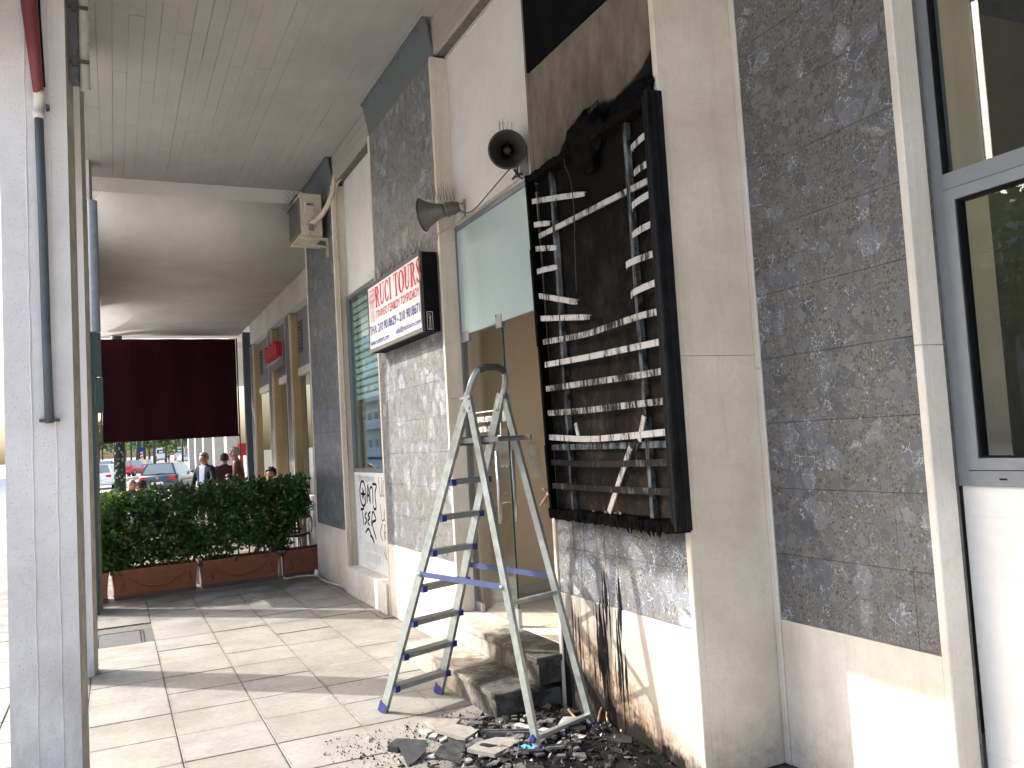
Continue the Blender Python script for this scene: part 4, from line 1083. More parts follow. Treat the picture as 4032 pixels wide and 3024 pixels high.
for k,pts in SL.items():
    pts = [(max(y,3.294),z) for y,z in pts]
    if k[0]=='F': pts[-1] = (3.294,pts[-1][1])
    cur = smooth_pts([(xf+.004,y,z) for y,z in pts], 6); g = G(); vs = []
    broken = k[0] in 'RL'
    for i,p in enumerate(cur):
        b = 0.0
        end = i if k[0]=='R' else len(cur)-1-i
        if broken and end < 3: b = (3-end)*.008
        hh_ = .0165-(.004 if broken and end==0 else 0)
        vs += [(p.x+b,p.y,p.z-hh_),(p.x+b-.001,p.y,p.z+hh_),(p.x+b+.016,p.y,p.z+hh_),(p.x+b+.016,p.y,p.z+hh_-.003),(p.x+b+.002,p.y,p.z+hh_-.003),(p.x+b+.003,p.y,p.z-hh_+.001)]
    for i in range(len(cur)-1):
        o = 6*i
        for q in range(6): g.f.append((o+q,o+6+q,o+6+(q+1)%6,o+(q+1)%6)); g.m.append(0)
    g.v = vs; g.f += [(0,1,2,3,4,5), tuple(6*(len(cur)-1)+q for q in (5,4,3,2,1,0))]; g.m += [0,0]
    mt = 'slat_dark' if k in ('F6','F7') else ('slat_mid' if k in ('F1','F3','F4') else 'slat_pale')
    so_ = obj('slat', g, mt, bx_)
for a,b,w in (((2.37,3.507,1.725),(2.375,3.569,1.603),.03),((2.375,3.653,1.573),(2.37,3.894,1.232),.035),((2.385,4.221,1.719),(2.385,4.196,1.643),.028)):
    obj('broken_slat', G().bar(a,b,w,.006,(0,1,.3)), 'slat_pale', bx_)
obj('broken_slat', G().bar((2.39,3.585,1.62),(2.39,3.80,1.34),.03,.006,(0,1,.3)).bar((2.385,3.60,1.64),(2.38,3.70,1.46),.02,.004,(0,1,.3)), 'slat_dark', bx_)
g = G()
for k in range(6):
    y = 4.08-k*.05+R.uniform(-.03,.03); g.bar((2.38,y,1.225),(2.37+R.uniform(0,.03),y-R.uniform(-.05,.08),1.225+R.uniform(0,.03)),R.uniform(.008,.02),.003,(0,.3,1))
obj('ash_scrap', g, 'slat_mid', bx_)
# melted lump that slid over the top rail
bm = bmesh.new(); bmesh.ops.create_icosphere(bm, subdivisions=4, radius=1.0)
for v in bm.verts:
    d = 1+.30*mnoise.noise(v.co*1.7)+.16*mnoise.noise(v.co*5)+.07*mnoise.noise(v.co*14)
    v.co = Vector((2.395+v.co.x*.045*d, 3.93+v.co.y*.18*d, 3.30+v.co.z*.125*d+(.10*max(0,-v.co.z)*-1 if abs(v.co.y)<.4 else 0)))
me = bpy.data.meshes.new('melted_lump'); bm.to_mesh(me); bm.free(); link('melted_lump', me, 'char', bx_, True)
bm = bmesh.new(); bmesh.ops.create_icosphere(bm, subdivisions=4, radius=1.0)
for v in bm.verts:
    d = 1+.35*mnoise.noise(v.co*2.1+Vector((4,0,0)))+.15*mnoise.noise(v.co*7)
    v.co = Vector((2.44+v.co.x*.018*d, 3.62+v.co.y*.28*d, 3.31+v.co.z*.09*d-(v.co.y*.05)))
me = bpy.data.meshes.new('melted_crust'); bm.to_mesh(me); bm.free(); link('melted_crust', me, 'char', bx_, True)
g = G(); g.tube(smooth_pts([(2.375,4.15,3.29),(2.36,4.11,3.18),(2.36,4.06,3.08),(2.365,4.05,2.9),(2.36,4.06,2.7),(2.365,4.08,2.45)]), .003, 5); obj('hanging_wire', g, 'cable_dark', bx_)
g = G(); g.bar((2.345,3.80,3.37),(2.36,3.72,3.40),.024,.006,(0,.3,1)); obj('broken_slat', g, 'slat_dark', bx_)

# ------------------------------------------------------------------ aluminium window on the right
aw = thing('aluminium_window','grey aluminium shop window at the right edge above white boarding','window',(3.1,1.5,1.36))
xw = 3.06
obj('frame', G().box(xw,xw+.07,2.285,2.336,1.36,5.1).box(xw,xw+.07,-2.0,2.2845,1.36,1.42).box(xw,xw+.07,-2.0,2.2845,2.55,2.615).box(xw,xw+.07,-2.0,2.2845,3.36,3.42), 'frame_grey', aw)
sash = obj('sash', G().box(xw-.008,xw+.05,2.235,2.281,1.424,2.546).box(xw-.008,xw+.05,-1.8,2.2345,1.424,1.47).box(xw-.008,xw+.05,-1.8,2.2345,2.50,2.546), 'frame_grey', aw)
obj('glazing_bead', G().box(xw+.0,xw+.045,2.226,2.2345,1.471,2.499).box(xw+.0,xw+.045,-1.8,2.2255,1.471,1.479).box(xw+.0,xw+.045,-1.8,2.2255,2.491,2.4985), 'black', sash)
obj('glass_pane', G().box(xw+.02,xw+.026,-1.8,2.2255,1.48,2.49), 'glass', sash)
obj('glass_pane', G().box(xw+.03,xw+.036,-2.0,2.2845,2.616,3.359).box(xw+.03,xw+.036,-2.0,2.2845,3.421,5.1), 'glass', aw)
obj('glazing_bead', G().box(xw+.004,xw+.03,2.272,2.2845,2.616,3.359), 'black', aw)
obj('drain_slot', G().box(xw-.0015,xw+.003,2.13,2.16,1.385,1.392), 'black', aw)
obj('mortar_joint', G().box(3.045,3.0595,2.337,2.35,0,5.1), 'mortar', aw)
ww = thing('white_boarding','white painted boarding below the aluminium window','wall panel',(3.1,0,0))
zs = [0,.31,.62,.93,1.24,1.358]
for k in range(5): obj('board', G().cham((xw+.02+R.uniform(-.001,.001),-2.0,zs[k]+.0001),(xw+.10,2.336,zs[k+1]-.0002),0,-1,.0003), 'white_panel', ww)
wr = thing('window_room','dim room behind the aluminium window','room',(4,1,0))
obj('tan_return', G().box(3.40,3.72,2.55,2.62,.3,4.6), 'tan_wall', wr)
obj('dark_wall', G().box(3.72,5.0,2.56,2.63,.3,3.55).box(3.14,6.6,-2.5,-2.4,.3,4.6).box(6.4,6.5,-2.4,2.0,.3,4.6), 'dark_void', wr)
obj('room_ceiling', G().box(3.14,6.4,-2.4,2.6,4.6,4.7), 'plaster', wr)
obj('curtain', G().box(3.16,3.40,2.50,2.54,.3,4.6), 'curtain', wr)
obj('room_floor', G().box(3.14,6.4,-2.4,2.6,.2,.3), 'tile', wr)
wallthing('plain wall of the building behind the viewer', G().box(3.06,6.8,-2.7,-2.51,0,5.15))

# ------------------------------------------------------------------ horn loudspeakers and their cable
def horn(mouth, axis, mats, label, tail=.30, rad=.124):
    t = thing('horn_speaker', label, 'loudspeaker', mouth, 'horn loudspeakers above the shop door')
    ax = Vector(axis).normalized(); m = Vector(mouth)
    prof = [(0,rad),(-.004,rad+.004),(.012,rad*.985),(.05,rad*.78),(.10,rad*.58),(.16,rad*.44),(.20,rad*.38)]
    b = obj('bell', G().lathe(prof, m, -ax, 32), mats[0], t, True)
    md = b.modifiers.new('thickness','SOLIDIFY'); md.thickness = .003
    obj('rim', G().lathe([(-.006,rad-.004),(-.008,rad+.004),(0,rad+.009),(.008,rad+.004),(.006,rad-.004)], m, -ax, 32), mats[1], t, True)
    obj('throat', G().lathe([(.20,rad*.40),(.195,rad*.46),(.215,rad*.48),(.22,rad*.42),(.27,rad*.42),(.275,rad*.36),(.30,rad*.34),(.305,0)], m, -ax, 24), mats[0], t, True)
    obj('phase_plug', G().lathe([(.09,0),(.092,.018),(.10,.024),(.17,.03)], m, -ax, 16), mats[1], t, True)
    return t, ax, m
h1,ax,m1 = horn((2.245,6.20,3.447), (-.76,.62,-.10), ('horn','horn_dark'), 'grey horn loudspeaker turned away towards the street, above the lettered sign')
tail = m1-ax*.30
obj('bracket', G().bar(tail+Vector((0,0,.03)),(2.555,6.10,3.53),.02,.006).bar(tail+Vector((0,0,-.03)),(2.555,6.10,3.45),.02,.006).box(2.535,2.555,6.06,6.14,3.42,3.56), 'steel', h1)
obj('spikes', spikes_geo(m1+Vector((.02,-.02,.12)), m1-ax*.28+Vector((0,0,.05)), 9, .12, .05, side=(.6,.7,0)), 'wire', h1)
h2,ax2,m2 = horn((2.365,4.86,3.53), (-.42,-.86,-.28), ('horn_dark','horn_dark'), 'dark horn loudspeaker facing the viewer, beside the smoked panel', rad=.118)
obj('bracket', G().bar(m2-ax2*.26,(2.50,4.98,3.50),.03,.008).box(2.49,2.556,4.94,5.02,3.40,3.60), 'steel', h2)
obj('spikes', spikes_geo(m2+Vector((-.06,0,.115)), m2+Vector((.06,.02,.115)), 4, .08, .02, side=(0,1,0)), 'wire', h2)
g = G()
for dx,dz,sd_ in ((0,0,1),(.004,.006,2),(-.003,-.005,3)):
    rr = random.Random(sd_)
    pts = [(2.405,6.345,3.30+dz),(2.402,6.31,3.325+dz),(2.43,6.285,3.345+dz),(2.50,6.22,3.375+dz),(2.525,6.05,3.392+dz),(2.53,5.78,3.393+dz),(2.53,5.5,3.397+dz),(2.53,5.2,3.40+dz),(2.52,4.95,3.40+dz),(2.49,4.86,3.37+dz)]
    g.tube(smooth_pts([(p[0]+dx,p[1],p[2]+rr.uniform(-.004,.004)) for p in pts],4), .0042, 6)
tag(obj('cable_bundle', g, 'cable', smooth=True), 'brown and cream cables running along the ledge above the teal glass panel', 'cable')
g = G(); g.tube(smooth_pts([(2.47,6.02,3.47),(2.49,5.90,3.40),(2.49,5.72,3.385),(2.50,5.5,3.43),(2.48,5.2,3.46),(2.46,4.98,3.47),(2.44,4.90,3.46)],5), .0045, 6)
for k in range(8):
    a = k*1.3; g.tube(smooth_pts([(2.43,4.87,3.38),(2.42+.04*cos(a),4.84+.03*sin(a*2),3.37+.05*sin(a)),(2.44,4.88,3.37)],4), .004, 5)
tag(obj('speaker_wire', g, 'cable_dark', smooth=True), 'black wire sagging between the two horn loudspeakers, knotted at the burnt pier', 'wire')

# ------------------------------------------------------------------ air conditioner with pipes
ac = thing('air_conditioner','cream outdoor air conditioner unit on a bracket high on the pier','air conditioner',(2.2,10.3,4.2))
x0,x1,ya,yb,z0,z1 = 2.06,2.345,10.05,10.62,4.225,4.735
g = G(); g.prism([(x0+.03,ya),(x1,ya),(x1,yb),(x0+.03,yb)],z0,z1); obj('casing', g, 'ac', ac)
obj('front_grille', G().cham((x0,ya+.01,z0+.03),(x0+.032,yb-.01,z1-.05),0,-1,.02), 'ac_dark', ac)
g = G()
for k in range(13): g.bar((x0-.002,ya+.02,z0+.07+k*.028),(x0-.002,yb-.02,z0+.07+k*.028),.006,.004,(0,0,1))
obj('grille_wire', g, 'wire', ac)
obj('service_cover', G().cham((2.145,ya-.012,4.50),(2.26,ya,4.64),1,-1,.006), 'ac', ac)
obj('cover_grip', G().box(2.165,2.245,ya-.014,ya-.006,4.59,4.615), 'ac_dark', ac)
obj('valve', G().box(2.18,2.24,ya-.03,ya,4.28,4.40).tube([(2.21,ya-.05,4.36),(2.21,ya,4.36)],.02,8), 'frame_grey', ac)
g = G()
for p in ((2.11,4.68),(2.12,4.36),(2.16,4.36),(2.30,4.26),(2.20,4.25),(2.23,4.44),(2.27,4.34)): g.lathe([(0,.007),(.002,0)], (p[0],ya-.002,p[1]), (0,-1,0), 8)
obj('screw', g, 'black', ac)
obj('bracket', G().bar((x0,ya+.04,4.195),(2.42,ya+.04,4.195),.03,.03).bar((x0,ya+.45,4.195),(2.42,ya+.45,4.195),.03,.03).bar((2.41,ya+.04,4.20),(2.41,ya+.04,3.98),.03,.02).bar((x0+.03,ya+.04,4.13),(2.41,ya+.04,4.10),.02,.02).box(x0+.01,x1,ya+.02,yb,4.205,4.222), 'ac', ac)
spike_strip((2.07,10.1,4.735),(2.07,10.6,4.735),10,.11,'wire bird spikes on top of the air conditioner',spread=.09)
spike_strip((2.03,10.1,4.62),(2.03,10.55,4.62),9,.06,'wire bird spikes on the front of the air conditioner',spread=.10)
g = G(); g.tube(smooth_pts([(2.20,10.03,4.37),(2.28,9.98,4.41),(2.36,9.88,4.52),(2.42,9.79,4.68),(2.45,9.77,4.84),(2.475,9.75,4.93),(2.56,9.72,4.95)],6), .031, 10)
tag(obj('insulated_pipe', g, 'ac', smooth=True), 'thick cream wrapped pipe bending from the air conditioner into the wall', 'pipe')
g = G()
for dx in (0,.024):
    g.tube(smooth_pts([(2.56,9.66-dx,4.87-dx),(2.49,9.70-dx,4.83-dx),(2.46,9.775-dx,4.70),(2.455,9.785-dx,4.4),(2.455,9.785-dx,3.4),(2.455,9.785-dx,2.0),(2.455,9.785-dx,.35)],5), .0085, 8)
tag(obj('cream_conduit', g, 'cable', smooth=True), 'pair of thin cream conduits running down the side of the air conditioner pier', 'conduit')
g = G(); hp = [(2.455,9.785,.36),(2.44,9.79,.10),(2.431,9.95,.03),(2.40,10.30,.016),(2.36,10.6,.016),(2.35,10.93,.016),(2.37,11.2,.016),(2.30,11.36,.016),(2.15,11.40,.016),(2.05,11.36,.016),(1.98,11.33,.016),(1.95,11.36,.03)]
g.tube(smooth_pts(hp,6), .014, 8); tag(obj('cream_hose', g, 'cable', smooth=True), 'cream hose lying on the paving from the pier to the gap between planters', 'hose')

# ------------------------------------------------------------------ aluminium step ladder
F0 = Vector((1.6915,5.3415,0)); A = Vector((.3485,-.9373,0)); W = Vector((.9373,.3485,0))
def L(d,w,z): return F0+A*d+W*w+Vector((0,0,z))
la = thing('step_ladder','aluminium step ladder with blue feet standing on the paving before the steps','ladder',(1.9,4.75,0))
piv_d,piv_z = .816,1.873
for s in (-1,1):
    hb,ht = .228,.132
    g = G(); g.bar(L(0,s*hb,.0),L(piv_d+.02,s*ht,piv_z+.05),.024,.056,W); fr = obj('front_rail', g, 'alu', la)
    g = G(); g.bar(L(-.012,s*hb,0),L(.016,s*(hb-.003),.062),.030,.064,W); obj('foot', g, 'blue_plastic', fr)
    g = G(); g.bar(L(1.317,s*.224,.0),L(piv_d+.03,s*(ht+.012),piv_z+.02),.022,.044,W); rr_ = obj('rear_rail', g, 'alu', la)
    g = G(); g.bar(L(1.325,s*.224,0),L(1.305,s*.223,.062),.028,.052,W); obj('foot', g, 'blue_plastic', rr_)
    pl = G(); c0 = L(piv_d+.03,s*(ht+.024),piv_z-.01)
    tri = [L(piv_d-.03,s*(ht+.026),piv_z+.03),L(piv_d+.055,s*(ht+.026),piv_z+.045),L(piv_d+.07,s*(ht+.026),piv_z-.05),L(piv_d+.03,s*(ht+.026),piv_z-.06)]
    off = W*(s*.004); pl.add([p for p in tri]+[p+off for p in tri],[(0,1,2,3),(7,6,5,4),(0,4,5,1),(1,5,6,2),(2,6,7,3),(3,7,4,0)])
    hg = obj('hinge_plate', pl, 'steel', la)
    g = G()
    for p in (tri[0].lerp(tri[2],.2),tri[1].lerp(tri[3],.25),tri[2].lerp(tri[0],.2)): g.lathe([(0,.008),(.004,.007),(.006,0)], p+off, W*s, 8)
    obj('rivet', g, 'frame_grey', hg, True)
    g = G(); g.bar(L(.384,s*.196,.875),L(1.09,s*.196,.852),.003,.032,W); sp_ = obj('strap', g, 'blue_strap', la)
    g = G()
    for p in (L(.386,s*.196,.875),L(1.086,s*.196,.852)): g.lathe([(-.012,.012),(.012,.012),(.014,0)], p, W*s, 10)
    obj('strap_bolt', g, 'steel', sp_, True)
zs = [.172,.376,.583,.797,1.013,1.221,1.430]
for k,z in enumerate(zs):
    t_ = z/piv_z; d = piv_d*t_; hw = .228+(.132-.228)*t_-.014
    g = G()
    ya_,yb_ = d-.035,d+.050
    prof = [(ya_,z-.028),(ya_,z),(yb_,z),(yb_,z-.028),(yb_-.004,z-.028),(yb_-.004,z-.004),(ya_+.004,z-.004),(ya_+.004,z-.028)]
    n = len(prof); vs = [L(a,-hw,b) for a,b in prof]+[L(a,hw,b) for a,b in prof]
    g.add(vs,[tuple(range(n)),tuple(range(2*n-1,n-1,-1))]+[(i,(i+1)%n,(i+1)%n+n,i+n) for i in range(n)])
    td = obj('tread', g, 'alu', la)
    g = G()
    for q in range(5): g.bar(L(ya_+.012+q*.016,-hw+.005,z+.0015),L(ya_+.012+q*.016,hw-.005,z+.0015),.008,.003)
    obj('grip_rib', g, 'alu_dark', td)
    for s in (-1,1):
        g = G(); a = L(ya_-.006,s*(hw+.004),z-.016); b = L(ya_+.018,s*(hw+.004),z-.016)
        g.bar(a,b,.034,.036,W); obj('end_cap', g, 'blue_plastic', td)
        g = G(); g.bar(L(yb_-.014,s*(hw+.002),z-.016),L(yb_+.007,s*(hw+.002),z-.016),.036,.036,W); obj('end_cap', g, 'blue_plastic', td)
g = G(); hw = .128
g.bar(L(.70,-hw,1.652),L(.70,hw,1.652),.016,.05); g.bar(L(.70,-hw,1.655),L(1.06,-hw,1.655),.016,.03,W); g.bar(L(.70,hw,1.655),L(1.06,hw,1.655),.016,.03,W)
for q in range(6): g.bar(L(.735+q*.052,-hw,1.662),L(.735+q*.052,hw,1.662),.046,.012)
obj('platform', g, 'alu_dark', la)
g = G(); hoop = [L(piv_d-.02,-.134,piv_z-.05)]
hoop += [L(.845,-.142,1.93),L(.872,-.135,2.0),L(.893,-.105,2.055),L(.90,-.05,2.072),L(.90,0,2.074),L(.90,.05,2.072),L(.893,.105,2.055),L(.872,.135,2.0),L(.845,.142,1.93)]
hoop += [L(piv_d-.02,.134,piv_z-.05)]
g.tube(smooth_pts(hoop,5), .019, 10); hp_ = obj('hand_hoop', g, 'alu', la, True)
g = G(); g.tube(smooth_pts([L(.893,-.105,2.055),L(.90,-.05,2.073),L(.90,0,2.075),L(.90,.05,2.073),L(.893,.105,2.055)],5), .0215, 10); obj('hoop_grip', g, 'frame_dark', hp_, True)
for z,d,w in ((.762,1.114,.20),(.10,1.29,.218)):
    obj('rear_bar', G().bar(L(d,-w,z),L(d,w,z),.030,.02), 'alu', la)
    for s in (-1,1):
        if z < .2: obj('bar_cap', G().bar(L(d-.008,s*(w+.012),z-.015),L(d+.008,s*(w+.012),z+.015),.03,.026,W), 'blue_plastic', la)

# ------------------------------------------------------------------ planters and hedge
def planter_geo(w=.97, d=.36, h=.345):
    t = thing('hedge_planter','','planter')
    g = G(); a,b = w/2,d/2; i = .035
    vs = []
    for z,k in ((0,.03),(h-.05,.008),(h-.05,0),(h,0)): vs += [(-a+k,-b+k,z),(a-k,-b+k,z),(a-k,b-k,z),(-a+k,b-k,z)]
    vs += [(-a+i,-b+i,h),(a-i,-b+i,h),(a-i,b-i,h),(-a+i,b-i,h),(-a+i,-b+i,h-.07),(a-i,-b+i,h-.07),(a-i,b-i,h-.07),(-a+i,b-i,h-.07)]
    fs = [(3,2,1,0)]
    for r in range(5):
        for q in range(4): fs.append((4*r+q,4*r+(q+1)%4,4*r+4+(q+1)%4,4*r+4+q))
    g.add(vs,fs); body = obj('trough', g, 'terracotta', t)
    g = G(); g.box(-a+i,a-i,-b+i,b-i,h-.12,h-.065); obj('soil', g, 'soil', t)
    g = G(); g.box(-a+.022,a-.022,-b+.018,b-.018,.0,.045); obj('foot_band', g, 'terracotta_d', t)
    g = G(); pts = [(-.32+.64*k/12,-b+.012,.235-.115*(1-((k-6)/6)**2)) for k in range(13)]
    g.tube(pts, [.006+.010*(1-abs(k-6)/6) for k in range(13)], 6)
    for k in range(13): g.ell((pts[k][0],-b+.008,pts[k][2]+.008),(.016,.010,.012),6,4)
    for s in (-1,1):
        for q in range(5): g.ell((s*.38,-b+.010,.245-q*.033),(.014+.004*q,.009,.016),6,4)
    obj('garland_relief', g, 'terracotta', body, True)
    return t
hp0 = planter_geo()
def leaf_mesh(name, centres, size, rnd, mats, parent):
    g = G()
    for c in centres:
        d = Vector((rnd.gauss(0,1),rnd.gauss(0,1),rnd.gauss(.35,.8))).normalized()
        s = d.cross(Vector((rnd.gauss(0,1),rnd.gauss(0,1),rnd.gauss(0,1)))).normalized(); n = d.cross(s)
        l = size*rnd.uniform(.7,1.3); w = l*.55; c = Vector(c)
        o = len(g.v)
        g.v += [tuple(c),tuple(c+d*l*.5+s*w*.5+n*l*.08),tuple(c+d*l),tuple(c+d*l*.5-s*w*.5+n*l*.08)]
        g.f += [(o,o+1,o+2),(o,o+2,o+3)]; g.m += [0,0]
    return raw(name, g, mats, parent)
PL = [(-.575,11.45,-.02,'plain terracotta planter cut off by the third pillar'),(.42,11.56,.10,'left terracotta garland planter, under the brightest part of the hedge'),(1.435,11.66,.10,'middle terracotta garland planter with the gap in the hedge above it'),(2.455,11.78,.10,'right terracotta garland planter, running behind the stone pier')]
HL = ['dense green hedge bush at the left end, beside the third pillar','green hedge bush in the left garland planter','green hedge bush in the middle planter, with gaps low down','green hedge bush in the right planter, beside the pier']
for k,(x,y,rz,lab) in enumerate(PL):
    if k == 0: o = hp0; o.location = (x,y,0); o.rotation_euler = (0,0,rz); o['label'] = lab; o['group'] = 'terracotta planters under the hedge'
    else: o = copy_thing(hp0,(x,y,0),rz,lab)
    rr = random.Random(40+k); hx = .56
    hb_ = thing('hedge_bush', HL[k], 'hedge', (x,y,.25), 'hedge bushes in the planters')
    cs = []
    top = [1.30,1.30,1.33,1.32][k]
    N = 6200
    clumps = [(x+rr.uniform(-hx,hx), y+rr.uniform(-.18,.20), rr.uniform(.40,top-.08), rr.uniform(.10,.20)) for _ in range(110)]
    while len(cs) < N:
        cx,cy,cz,r_ = rr.choice(clumps)
        p = Vector((rr.gauss(0,1),rr.gauss(0,1),rr.gauss(0,1))).normalized()*r_*rr.uniform(.55,1.08)
        px,py,pz = cx+p.x,cy+p.y*.9,cz+p.z
        lim = top+.07*mnoise.noise(Vector((px*3.1,py*2,5+k)))+.04*mnoise.noise(Vector((px*11,2,1)))
        if pz > lim or pz < .30: continue
        if k == 0 and px < -.46: continue
        if k >= 2 and pz < .62 and mnoise.noise(Vector((px*6,pz*6,py*6))) > .02: continue
        if k == 3 and px > 2.36-(.22 if pz < .75 else 0)+ .05*mnoise.noise(Vector((pz*5,1,1))) : continue
        if k == 1 and px > .90 and .76 < pz < .92 and px < 1.2 and rr.random() < .9: continue
        if k == 2 and px < 1.13 and .74 < pz < .96 and rr.random() < .9: continue
        cs.append((px,py,pz))
    leaf_mesh('foliage', cs, .072, rr, 'hedge', hb_)['kind'] = 'stuff'
    g = G()
    for q in range(7):
        sx = x-.4+q*.13+rr.uniform(-.03,.03)
        if k == 3 and sx > 2.2: continue
        pts = [(sx,y,.24)]
        for w_ in range(1,6): pts.append((sx+rr.uniform(-.03,.03)*w_,y+rr.uniform(-.02,.02)*w_,.24+w_*.19))
        g.tube(pts,[.013,.011,.009,.007,.005,.003],6)
    obj('stems', g, 'bark', hb_, True)
g = G(); rr = random.Random(5)
for k in range(5):
    c = Vector((1.80+rr.uniform(-.13,.13),11.42,.72+k*.08+rr.uniform(-.04,.04))); g.ell(c,(.011,.009,.013),7,5)
tag(obj('orange_blossom', g, plain('orange_petal',(.55,.10,.02),.5)), 'tiny orange blossoms showing in the dark hedge', 'blossom')
tag(obj('stone_lump', G().ell((1.955,11.50,.345),(.075,.05,.028),10,6), 'manhole', smooth=True), 'grey stone lump resting on the rim between two planters', 'stone')
tag(obj('crumpled_tissue', G().ell((2.36,11.30,.045),(.03,.03,.05),7,5), 'white_cloth'), 'crumpled white tissue at the foot of the right planter beside the pier', 'litter')
tag(obj('copper_rod', G().bar((1.937,11.36,.06),(1.93,11.36,.30),.018,.012), 'marble_white'), 'upright pale strip standing in the gap between middle and right planters', 'strip')
tag(obj('white_board_strip', G().bar((.925,11.55,.05),(.925,11.55,.27),.03,.02), 'white_print'), 'upright white strip standing in the gap between left and middle planters', 'strip')

# ------------------------------------------------------------------ rubble
rub = random.Random(21)
def shard_geo(w, l, h, rnd, n=6):
    pts = []; a = 0
    for k in range(n):
        a = 2*pi*(k+rnd.uniform(-.3,.3))/n; pts.append((w*.5*cos(a)*rnd.uniform(.75,1.2), l*.5*sin(a)*rnd.uniform(.75,1.2)))
    g = G(); m = len(pts)
    vs = [(x*1.03,y*1.03,0) for x,y in pts]+[(x,y,h*rnd.uniform(.85,1.15)) for x,y in pts]
    g.add(vs,[tuple(range(m-1,-1,-1)),tuple(range(m,2*m))]+[(i,(i+1)%m,(i+1)%m+m,i+m) for i in range(m)]); return g
def heap_h(x,y):
    d = ((x-2.2)/.55)**2+((y-4.1)/.75)**2
    return max(0.0,.050*(1.15-d)+.022*mnoise.noise(Vector((x*5,y*5,2)))+.012*mnoise.noise(Vector((x*15,y*15,7))))
g = G(); nx,ny = 74,90; idx = {}
for i in range(nx):
    for j in range(ny):
        x = 1.25+i*(1.19/nx); y = 3.15+j*(1.62/ny); h_ = heap_h(x,y)+.006*mnoise.noise(Vector((x*40,y*40,1)))
        idx[i,j] = len(g.v); g.v.append((x,y,h_+.003))
for i in range(nx-1):
    for j in range(ny-1):
        x = 1.25+i*(1.19/nx); y = 3.15+j*(1.62/ny)
        if heap_h(x,y) > .006+.010*mnoise.noise(Vector((x*22,y*22,9))): g.f.append((idx[i,j],idx[i+1,j],idx[i+1,j+1],idx[i,j+1])); g.m.append(0)
ash = stuff(raw('ash_layer', g, 'ash', smooth=True)); tag(ash, 'black ash spread over the paving at the foot of the scorched pier', 'ash')
def tilt(g, loc, rx, ry, rz):
    m = Matrix.Translation(loc)@Euler((rx,ry,rz)).to_matrix().to_4x4(); h = G(); h.v = [tuple(m@Vector(v)) for v in g.v]; h.f = g.f; h.m = g.m; return h
kinds = ('shard_dark','shard_dark','shard_grey','shard_grey','shard_pale')
protos = []
for k in range(14):
    w = rub.choice((.025,.03,.04,.05,.06,.08,.11)); g = shard_geo(w, w*rub.uniform(.35,1.0), rub.uniform(.003,.012), rub, rub.choice((4,5,6)))
    protos.append((g,w))
LAB = {'shard_dark':'charred black fragment lying in the burnt rubble under the ladder','shard_grey':'grey broken fragment lying in the burnt rubble under the ladder','shard_pale':'pale broken fragment lying in the burnt rubble under the ladder'}
meshes = {}
for k in range(230):
    for _ in range(40):
        x = rub.triangular(1.2,2.44,2.05); y = rub.triangular(3.35,4.78,4.25)
        if ((x-2.0)/.78)**2+((y-4.2)/.62)**2 < 1 and not (x > 1.97 and y > 4.66): break
    pi_ = rub.randrange(14); mt = rub.choice(kinds)
    if x > 2.15: mt = rub.choice(('shard_dark','shard_dark','shard_grey'))
    key = (pi_,mt)
    if key not in meshes:
        gg,w = protos[pi_]; me = bpy.data.meshes.new('rubble_shard'); me.from_pydata(gg.v,[],gg.f); me.update(); me.materials.append(M[mt]); meshes[key] = me
    o = bpy.data.objects.new('rubble_shard', meshes[key]); C.objects.link(o)
    sc_ = rub.uniform(.6,1.15); tx,ty = rub.uniform(-.22,.22),rub.uniform(-.22,.22)
    o.location = (x,y,heap_h(x,y)+.006+.03*(abs(tx)+abs(ty))*sc_*.5); o.rotation_euler = (tx,ty,rub.uniform(0,6.28)); o.scale = (sc_,)*3
    tag(o, LAB[mt], 'rubble', 'broken pieces scattered under the ladder')
g = G(); rr = random.Random(8)
for k in range(5200):
    u = rr.random()
    if u < .75: x = rr.gauss(2.02,.30); y = rr.gauss(4.2,.33)
    else: x = rr.uniform(1.0,2.3); y = rr.uniform(3.9,4.95)
    if x > 2.44 or y < 3.2 or (x > 1.98 and y > 4.67) or x < .8: continue
    s_ = rr.choice((.003,.004,.005,.006,.008,.011,.015))*rr.uniform(.7,1.3)
    c = Vector((x,y,heap_h(x,y)+.001)); q = [c+Vector((rr.uniform(-1,1)*s_,rr.uniform(-1,1)*s_,0)) for _ in range(3)]+[c+Vector((rr.uniform(-.4,.4)*s_,rr.uniform(-.4,.4)*s_,s_*rr.uniform(.6,1.5)))]
    g.add(q,[(0,1,3),(1,2,3),(2,0,3)], rr.choice((0,0,0,0,1,1,2)))
cr = stuff(raw('rubble_crumbs', g, ['shard_dark','shard_grey','shard_pale'])); tag(cr, 'black and grey crumbs of burnt rubble strewn round the ladder feet', 'rubble')
def plate(poly, z, th, mat, name, label, cat='rubble', tl=(0,0)):
    cx = sum(p[0] for p in poly)/len(poly); cy = sum(p[1] for p in poly)/len(poly); g = G()
    vs = [(x,y,z+(x-cx)*tl[0]+(y-cy)*tl[1]) for x,y in poly]; n = len(vs)
    g.add(vs+[(a,b,c+th) for a,b,c in vs],[tuple(range(n-1,-1,-1)),tuple(range(n,2*n))]+[(i,(i+1)%n,(i+1)%n+n,i+n) for i in range(n)])
    return tag(obj(name, g, mat), label, cat)
plate([(1.61,4.885),(1.72,4.83),(1.80,4.77),(1.74,4.70),(1.80,4.60),(1.80,4.52),(1.75,4.48),(1.697,4.446),(1.613,4.687)],.012,.022,'marble_dusty','marble_piece','large broken white marble slab lying flat beside the lowest step')
plate([(1.54,4.767),(1.585,4.79),(1.61,4.75),(1.60,4.69),(1.56,4.68)],.004,.018,'shard_pale','marble_piece','small white marble chip just left of the large broken slab')
